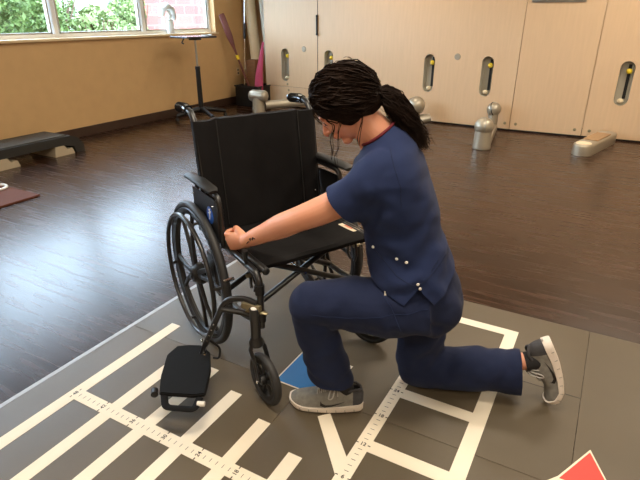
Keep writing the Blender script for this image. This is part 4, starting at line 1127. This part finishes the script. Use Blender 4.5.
# --- hair: a dark under-layer with modelled strands swept back to a ponytail
rnd = random.Random(11)
hb_ = []
m = MB(); m.ball(hp(-.022, 0, .014), (.093, .085, .082), 32, HR); hb_.append(m)
m = MB(); m.ball(hp(-.045, 0, -.026), (.062, .079, .070), 32, HR); hb_.append(m)
m = MB(); m.ball(hp(.002, 0, .034), (.080, .074, .070), 28, HR); hb_.append(m)
for s in (-1, 1):
    m = MB(); m.ball(hp(-.005, s * .052, -.028), (.046, .032, .046), 24, HR); hb_.append(m)
hm = remesh(hb_, .005, 5)
displace(hm, lambda c: .004 * noise.noise(c * 28) + .003 * noise.noise(c * 60))
hair_o = link('hair', hm, 'hair', pn)
TIE = V((.252, .004, 1.114)); tdir = V((-.75, 0, .05)).normalized()
def on_scalp(f, l, u, k=1.0):
    """push a head-frame point out to the hair surface"""
    v = V((f + .022, l, u - .010)); e = V((.098, .091, .088))
    s = math.sqrt((v.x / e.x) ** 2 + (v.y / e.y) ** 2 + (v.z / e.z) ** 2)
    v = v / s * k; return hp(v.x - .022, v.y, v.z + .010)
def strands(name, gen, n, parent, sides=4):
    """locks gathered in bundles, each bundle one curled clump of thin strands"""
    big = MB()
    for i in range(n):
        P2, R2 = gen(i); big.tube(P2, R2, sides, caps=False)
    me = bpy.data.meshes.new(name); me.from_pydata([tuple(v) for v in big.v], [], big.f); return link(name, me, 'hair', parent)
def scalp_lock(i):
    al = rnd.uniform(-1, 1); side = 1 if al > 0 else -1
    # roots along the front hairline from the part to the temple
    t = abs(al) ** .9
    root = V((.086 - .062 * t ** 1.4, side * (.010 + .078 * t), .074 - .125 * t ** 1.2))
    root += V((rnd.uniform(-.06, .010), 0, rnd.uniform(-.006, .014)))
    tie = V((-.104, side * .008, -.050)); ph = rnd.uniform(0, 6.28); am = rnd.uniform(.002, .009); lift = rnd.uniform(.985, 1.075)
    if t < .6: lift += rnd.uniform(0, .09)
    fr = rnd.uniform(6, 15)
    P2, R2 = [], []
    N = 15
    wave = rnd.uniform(-.05, .05)
    for k in range(N):
        s = k / (N - 1); q = root.lerp(tie, s); bulge = math.sin(PI * s)
        q = q + V((0, side * .030 * bulge, .045 * bulge * (1 - t) - .026 * bulge * t + wave * bulge))
        pt = on_scalp(q.x, q.y, q.z, lift + .035 * math.sin(fr * s * 1.3 + ph) * bulge)
        pt += HR @ V((0, am * math.sin(fr * s * 2 + ph), am * math.cos(fr * s * 2 + ph)))
        if s > .86: pt = pt.lerp(TIE, (s - .86) / .14 * .9)
        P2.append(pt); R2.append(.0011 + .0016 * math.sin(PI * min(1, s * 1.05 + .03)) )
    return P2, R2
strands('swept_locks', scalp_lock, 760, hair_o)
def tail_lock(i):
    ph = rnd.uniform(0, 6.28); ph2 = rnd.uniform(0, 6.28); a0 = rnd.uniform(0, 2 * PI); rr = math.sqrt(rnd.uniform(0, 1))
    ax = [TIE, V((.222, .006, 1.108)), V((.192, .008, 1.082)), V((.165, .009, 1.050)), V((.138, .009, 1.014)), V((.114, .008, .980)), V((.094, .006, .948))]
    wd = [.009, .024, .031, .033, .031, .027, .018]; ln = rnd.uniform(.60, 1.0)
    P2, R2 = [], []; N = 18; cr = rnd.uniform(.003, .010); fr = rnd.uniform(9, 19)
    for k in range(N):
        s = k / (N - 1) * ln * (len(ax) - 1); i0 = min(int(s), len(ax) - 2); t = s - i0
        c = ax[i0].lerp(ax[i0 + 1], t); w = (wd[i0] * (1 - t) + wd[i0 + 1] * t) * rr
        d = (ax[i0 + 1] - ax[i0]).normalized(); u = Y_.cross(d).normalized()
        pt = c + (Y_ * math.cos(a0 + .5 * k / N) * .9 + u * math.sin(a0 + .5 * k / N)) * w
        pt += (Y_ * math.sin(fr * k / N + ph) + u * math.cos(fr * k / N + ph2)) * cr * min(1, k / 4)
        bz = .245 - max(0, (1.02 - pt.z)) * .85
        P2.append(pt); R2.append(max(.0004, .0019 * (1 - .75 * k / (N - 1))))
    return P2, R2
strands('ponytail', tail_lock, 520, hair_o)
MB().torus(TIE + V((-.008, 0, .001)), V((-.9, 0, .2)), .0125, .0045, 24, 8).build('hair_tie', 'lash', hair_o)
MB().box(TIE + V((-.008, .0165, .006)), (.006, .003, .008), None, .001).build('hair_clasp', 'chrome', hair_o)
def loose(pts, n, spread, name='loose_strand'):
    for i in range(n):
        o_ = V((rnd.gauss(0, 1), rnd.gauss(0, .5), rnd.gauss(0, .6))) * spread; fr = rnd.uniform(1.2, 2.2); ph = rnd.uniform(0, 6)
        p, r = limb([V(q) + o_ * (k / len(pts)) + V((math.sin(fr * k + ph), 0, 0)) * .003 for k, q in enumerate(pts)], [.0008] * (len(pts) - 1) + [.0004])
        MB().tube(p, r, 4).build(name, 'hair', hair_o)
loose([hp(.045, .066, .020), hp(.060, .070, -.008), hp(.056, .070, -.032), V((.372, .076, .985)), V((.368, .074, .955)), V((.372, .072, .925))], 4, .004)
loose([hp(.030, .078, .0), hp(.030, .079, -.035), V((.352, .078, 1.005)), V((.350, .075, .965)), V((.358, .073, .935)), V((.352, .07, .905))], 3, .005)
loose([hp(-.02, .080, -.04), hp(-.028, .078, -.066), V((.290, .074, .995)), V((.288, .072, .968))], 4, .006)
loose([hp(.065, .040, .052), hp(.080, .050, .030), hp(.080, .056, .006), hp(.074, .060, -.02)], 6, .005)
def fly(i):
    th = rnd.uniform(-.3, 2.6); ps = rnd.uniform(-1.2, 1.2)
    d = V((math.cos(th) * math.cos(ps) * .098, math.sin(ps) * .091, math.sin(th) * math.cos(ps) * .088)); pt = hp(d.x - .022, d.y, d.z + .010)
    t_ = HR @ V((-math.sin(th), rnd.uniform(-.5, .5), math.cos(th))); n2 = (pt - hp(-.022, 0, .010)).normalized(); sg = rnd.choice((-1, 1)); L2 = rnd.uniform(.012, .03)
    return [pt + t_ * sg * L2 * q + n2 * (.012 * q * (1.1 - q) * 2) for q in (0, .25, .5, .75, 1)], [.0007, .0006, .0006, .0005, .0003]
strands('flyaway_hair', fly, 80, hair_o, 3)
def fly2(i):
    k = rnd.uniform(.15, .95); c = V((.235, .008, 1.112)).lerp(V((.105, .008, .965)), k) + V((.0, 0, .012 * math.sin(PI * k)))
    d = V((rnd.gauss(0, 1), rnd.gauss(0, 1), rnd.gauss(0, 1))).normalized(); b_ = V((-.6, 0, -.8))
    p0 = c + d * .022
    return [p0 + b_ * .04 * q + d * .016 * math.sin(2.4 * q) + V((math.sin(9 * q + i), 0, math.cos(9 * q + i))) * .003 for q in (0, .2, .4, .6, .8, 1)], [.0008, .0008, .0007, .0006, .0005, .0003]
strands('ponytail_wisps', fly2, 150, hair_o, 3)

# ------------------------------------------------------------------ outside the window
gm = MB(); gm.add([(-5.75, -60, -.3), (-5.75, 90, -.3), (-26, 90, .2), (-26, -60, .2), (-110, 90, 4.5), (-110, -60, 4.5)], [(0, 1, 2, 3), (3, 2, 4, 5)])
g = gm.build('lawn', 'grass', None, False); tag(g, 'pale sunlit lawn rising beyond the window', 'lawn', kind='stuff')
bw = thing('brick_building', 'pink-red brick building wall seen through the right pane', 'building', (-14.4, 17.9, -.3))
MB().box((-.4, 0, 3.1), (.8, 8.6, 6.2)).build('wall', 'brick', bw, False)
MB().box((-.4, 0, 6.25), (1.0, 8.8, .15)).build('coping', 'wall_light', bw, False)
def bush(loc, r, h, n, m, label, ls=.075):
    t = thing('bush', label, 'bush', loc, 0, 'green bushes outside the window')
    st = MB()
    for k in range(6):
        a = random.uniform(0, 2 * PI); e = V((math.cos(a) * r * .6, math.sin(a) * r * .6, h * .75))
        st.tube([(0, 0, -.3), e * .5, e], [.05, .03, .012], 6)
    st.build('stems', 'bark', t)
    lv = MB(); blobs = [(V((random.uniform(-.6, .6) * r, random.uniform(-.6, .6) * r, random.uniform(.25, .8) * h)), random.uniform(.35, .55) * r) for _ in range(12)]
    for k in range(n):
        c, q = random.choice(blobs); d = V((random.gauss(0, 1), random.gauss(0, 1), random.gauss(0, 1))).normalized()
        p = c + d * q * random.uniform(.75, 1.08)
        if p.z < -.1: continue
        u = V((random.gauss(0, 1), random.gauss(0, 1), random.gauss(0, 1))).normalized(); w = u.orthogonal().normalized()
        s = random.uniform(.6, 1.3) * ls
        lv.add([p - u * s, p + w * s * .45 + d * s * .1, p + u * s, p - w * s * .45 + d * s * .1], [(0, 1, 2, 3)])
    me = bpy.data.meshes.new('leaves'); me.from_pydata([tuple(v) for v in lv.v], [], lv.f); link('leaves', me, m, t, False)
for i, (x, y, r, h, m, lb) in enumerate([(-11.5, 3.6, 1.5, 2.6, 'leaf', 'round green bush outside, beyond the left end of the window'),
    (-11.8, 6.3, 1.5, 2.7, 'leaf', 'large green bush outside at far left of the window'),
    (-12.5, 8.6, 1.25, 2.5, 'leaf', 'green bush outside just left of the first mullion'),
    (-11.6, 9.35, .75, 1.9, 'leaf2', 'paler low bush outside right of the first mullion'),
    (-16.0, 13.0, .7, 1.5, 'leaf', 'dark green bush outside below the parked car'),
    (-13.9, 12.85, .7, 2.5, 'leaf2', 'light green bush outside left of the second mullion'),
    (-9.8, 5.3, .8, 1.0, 'leaf2', 'low pale shrub outside close to the glass')]):
    bush((x, y, -.2), r, h, 5200, m, lb)
# parked car far off
cx, cy = -59.0, 50.9
cz = .2 + (60 - 26) / 84 * 4.3
ca = thing('parked_car', 'small dark car parked far off beyond the lawn', 'car', (cx, cy, cz), -.70)
b = MB(); b.box((0, 0, .62), (4.3, 1.75, .62), bev=.14); b.build('body', 'carp', ca)
b = MB(); b.prism([(-1.3, -.78, .9), (-.8, -.68, 1.42), (.9, -.68, 1.42), (1.5, -.78, .9)], (0, 1.5, 0)); b.build('cabin', 'carg', ca)
for x in (-1.35, 1.35):
    for y in (-.84, .84):
        MB().lathe((x, y, .33), (0, 1, 0), [(0, -.1), (.3, -.1), (.33, -.07), (.33, .07), (.3, .1), (0, .1)], 20).build('wheel', 'rubber', ca)

w = bpy.data.worlds.new('sky'); scn.world = w; w.use_nodes = True
bg = w.node_tree.nodes['Background']; bg.inputs['Color'].default_value = (.68, .82, 1.0, 1); bg.inputs['Strength'].default_value = 17.5
sd = bpy.data.lights.new('sun', 'SUN'); sd.energy = 5; sd.angle = math.radians(3); sd.color = (1, .95, .85)
so = bpy.data.objects.new('sun', sd); COL.objects.link(so)
so.rotation_euler = V((-.6, .45, -1)).to_track_quat('-Z', 'Y').to_euler()
scn.view_settings.view_transform = 'Standard'; scn.view_settings.look = 'None'; scn.view_settings.gamma = 1
scn.view_settings.use_curve_mapping = False; scn.view_settings.exposure = 0.0
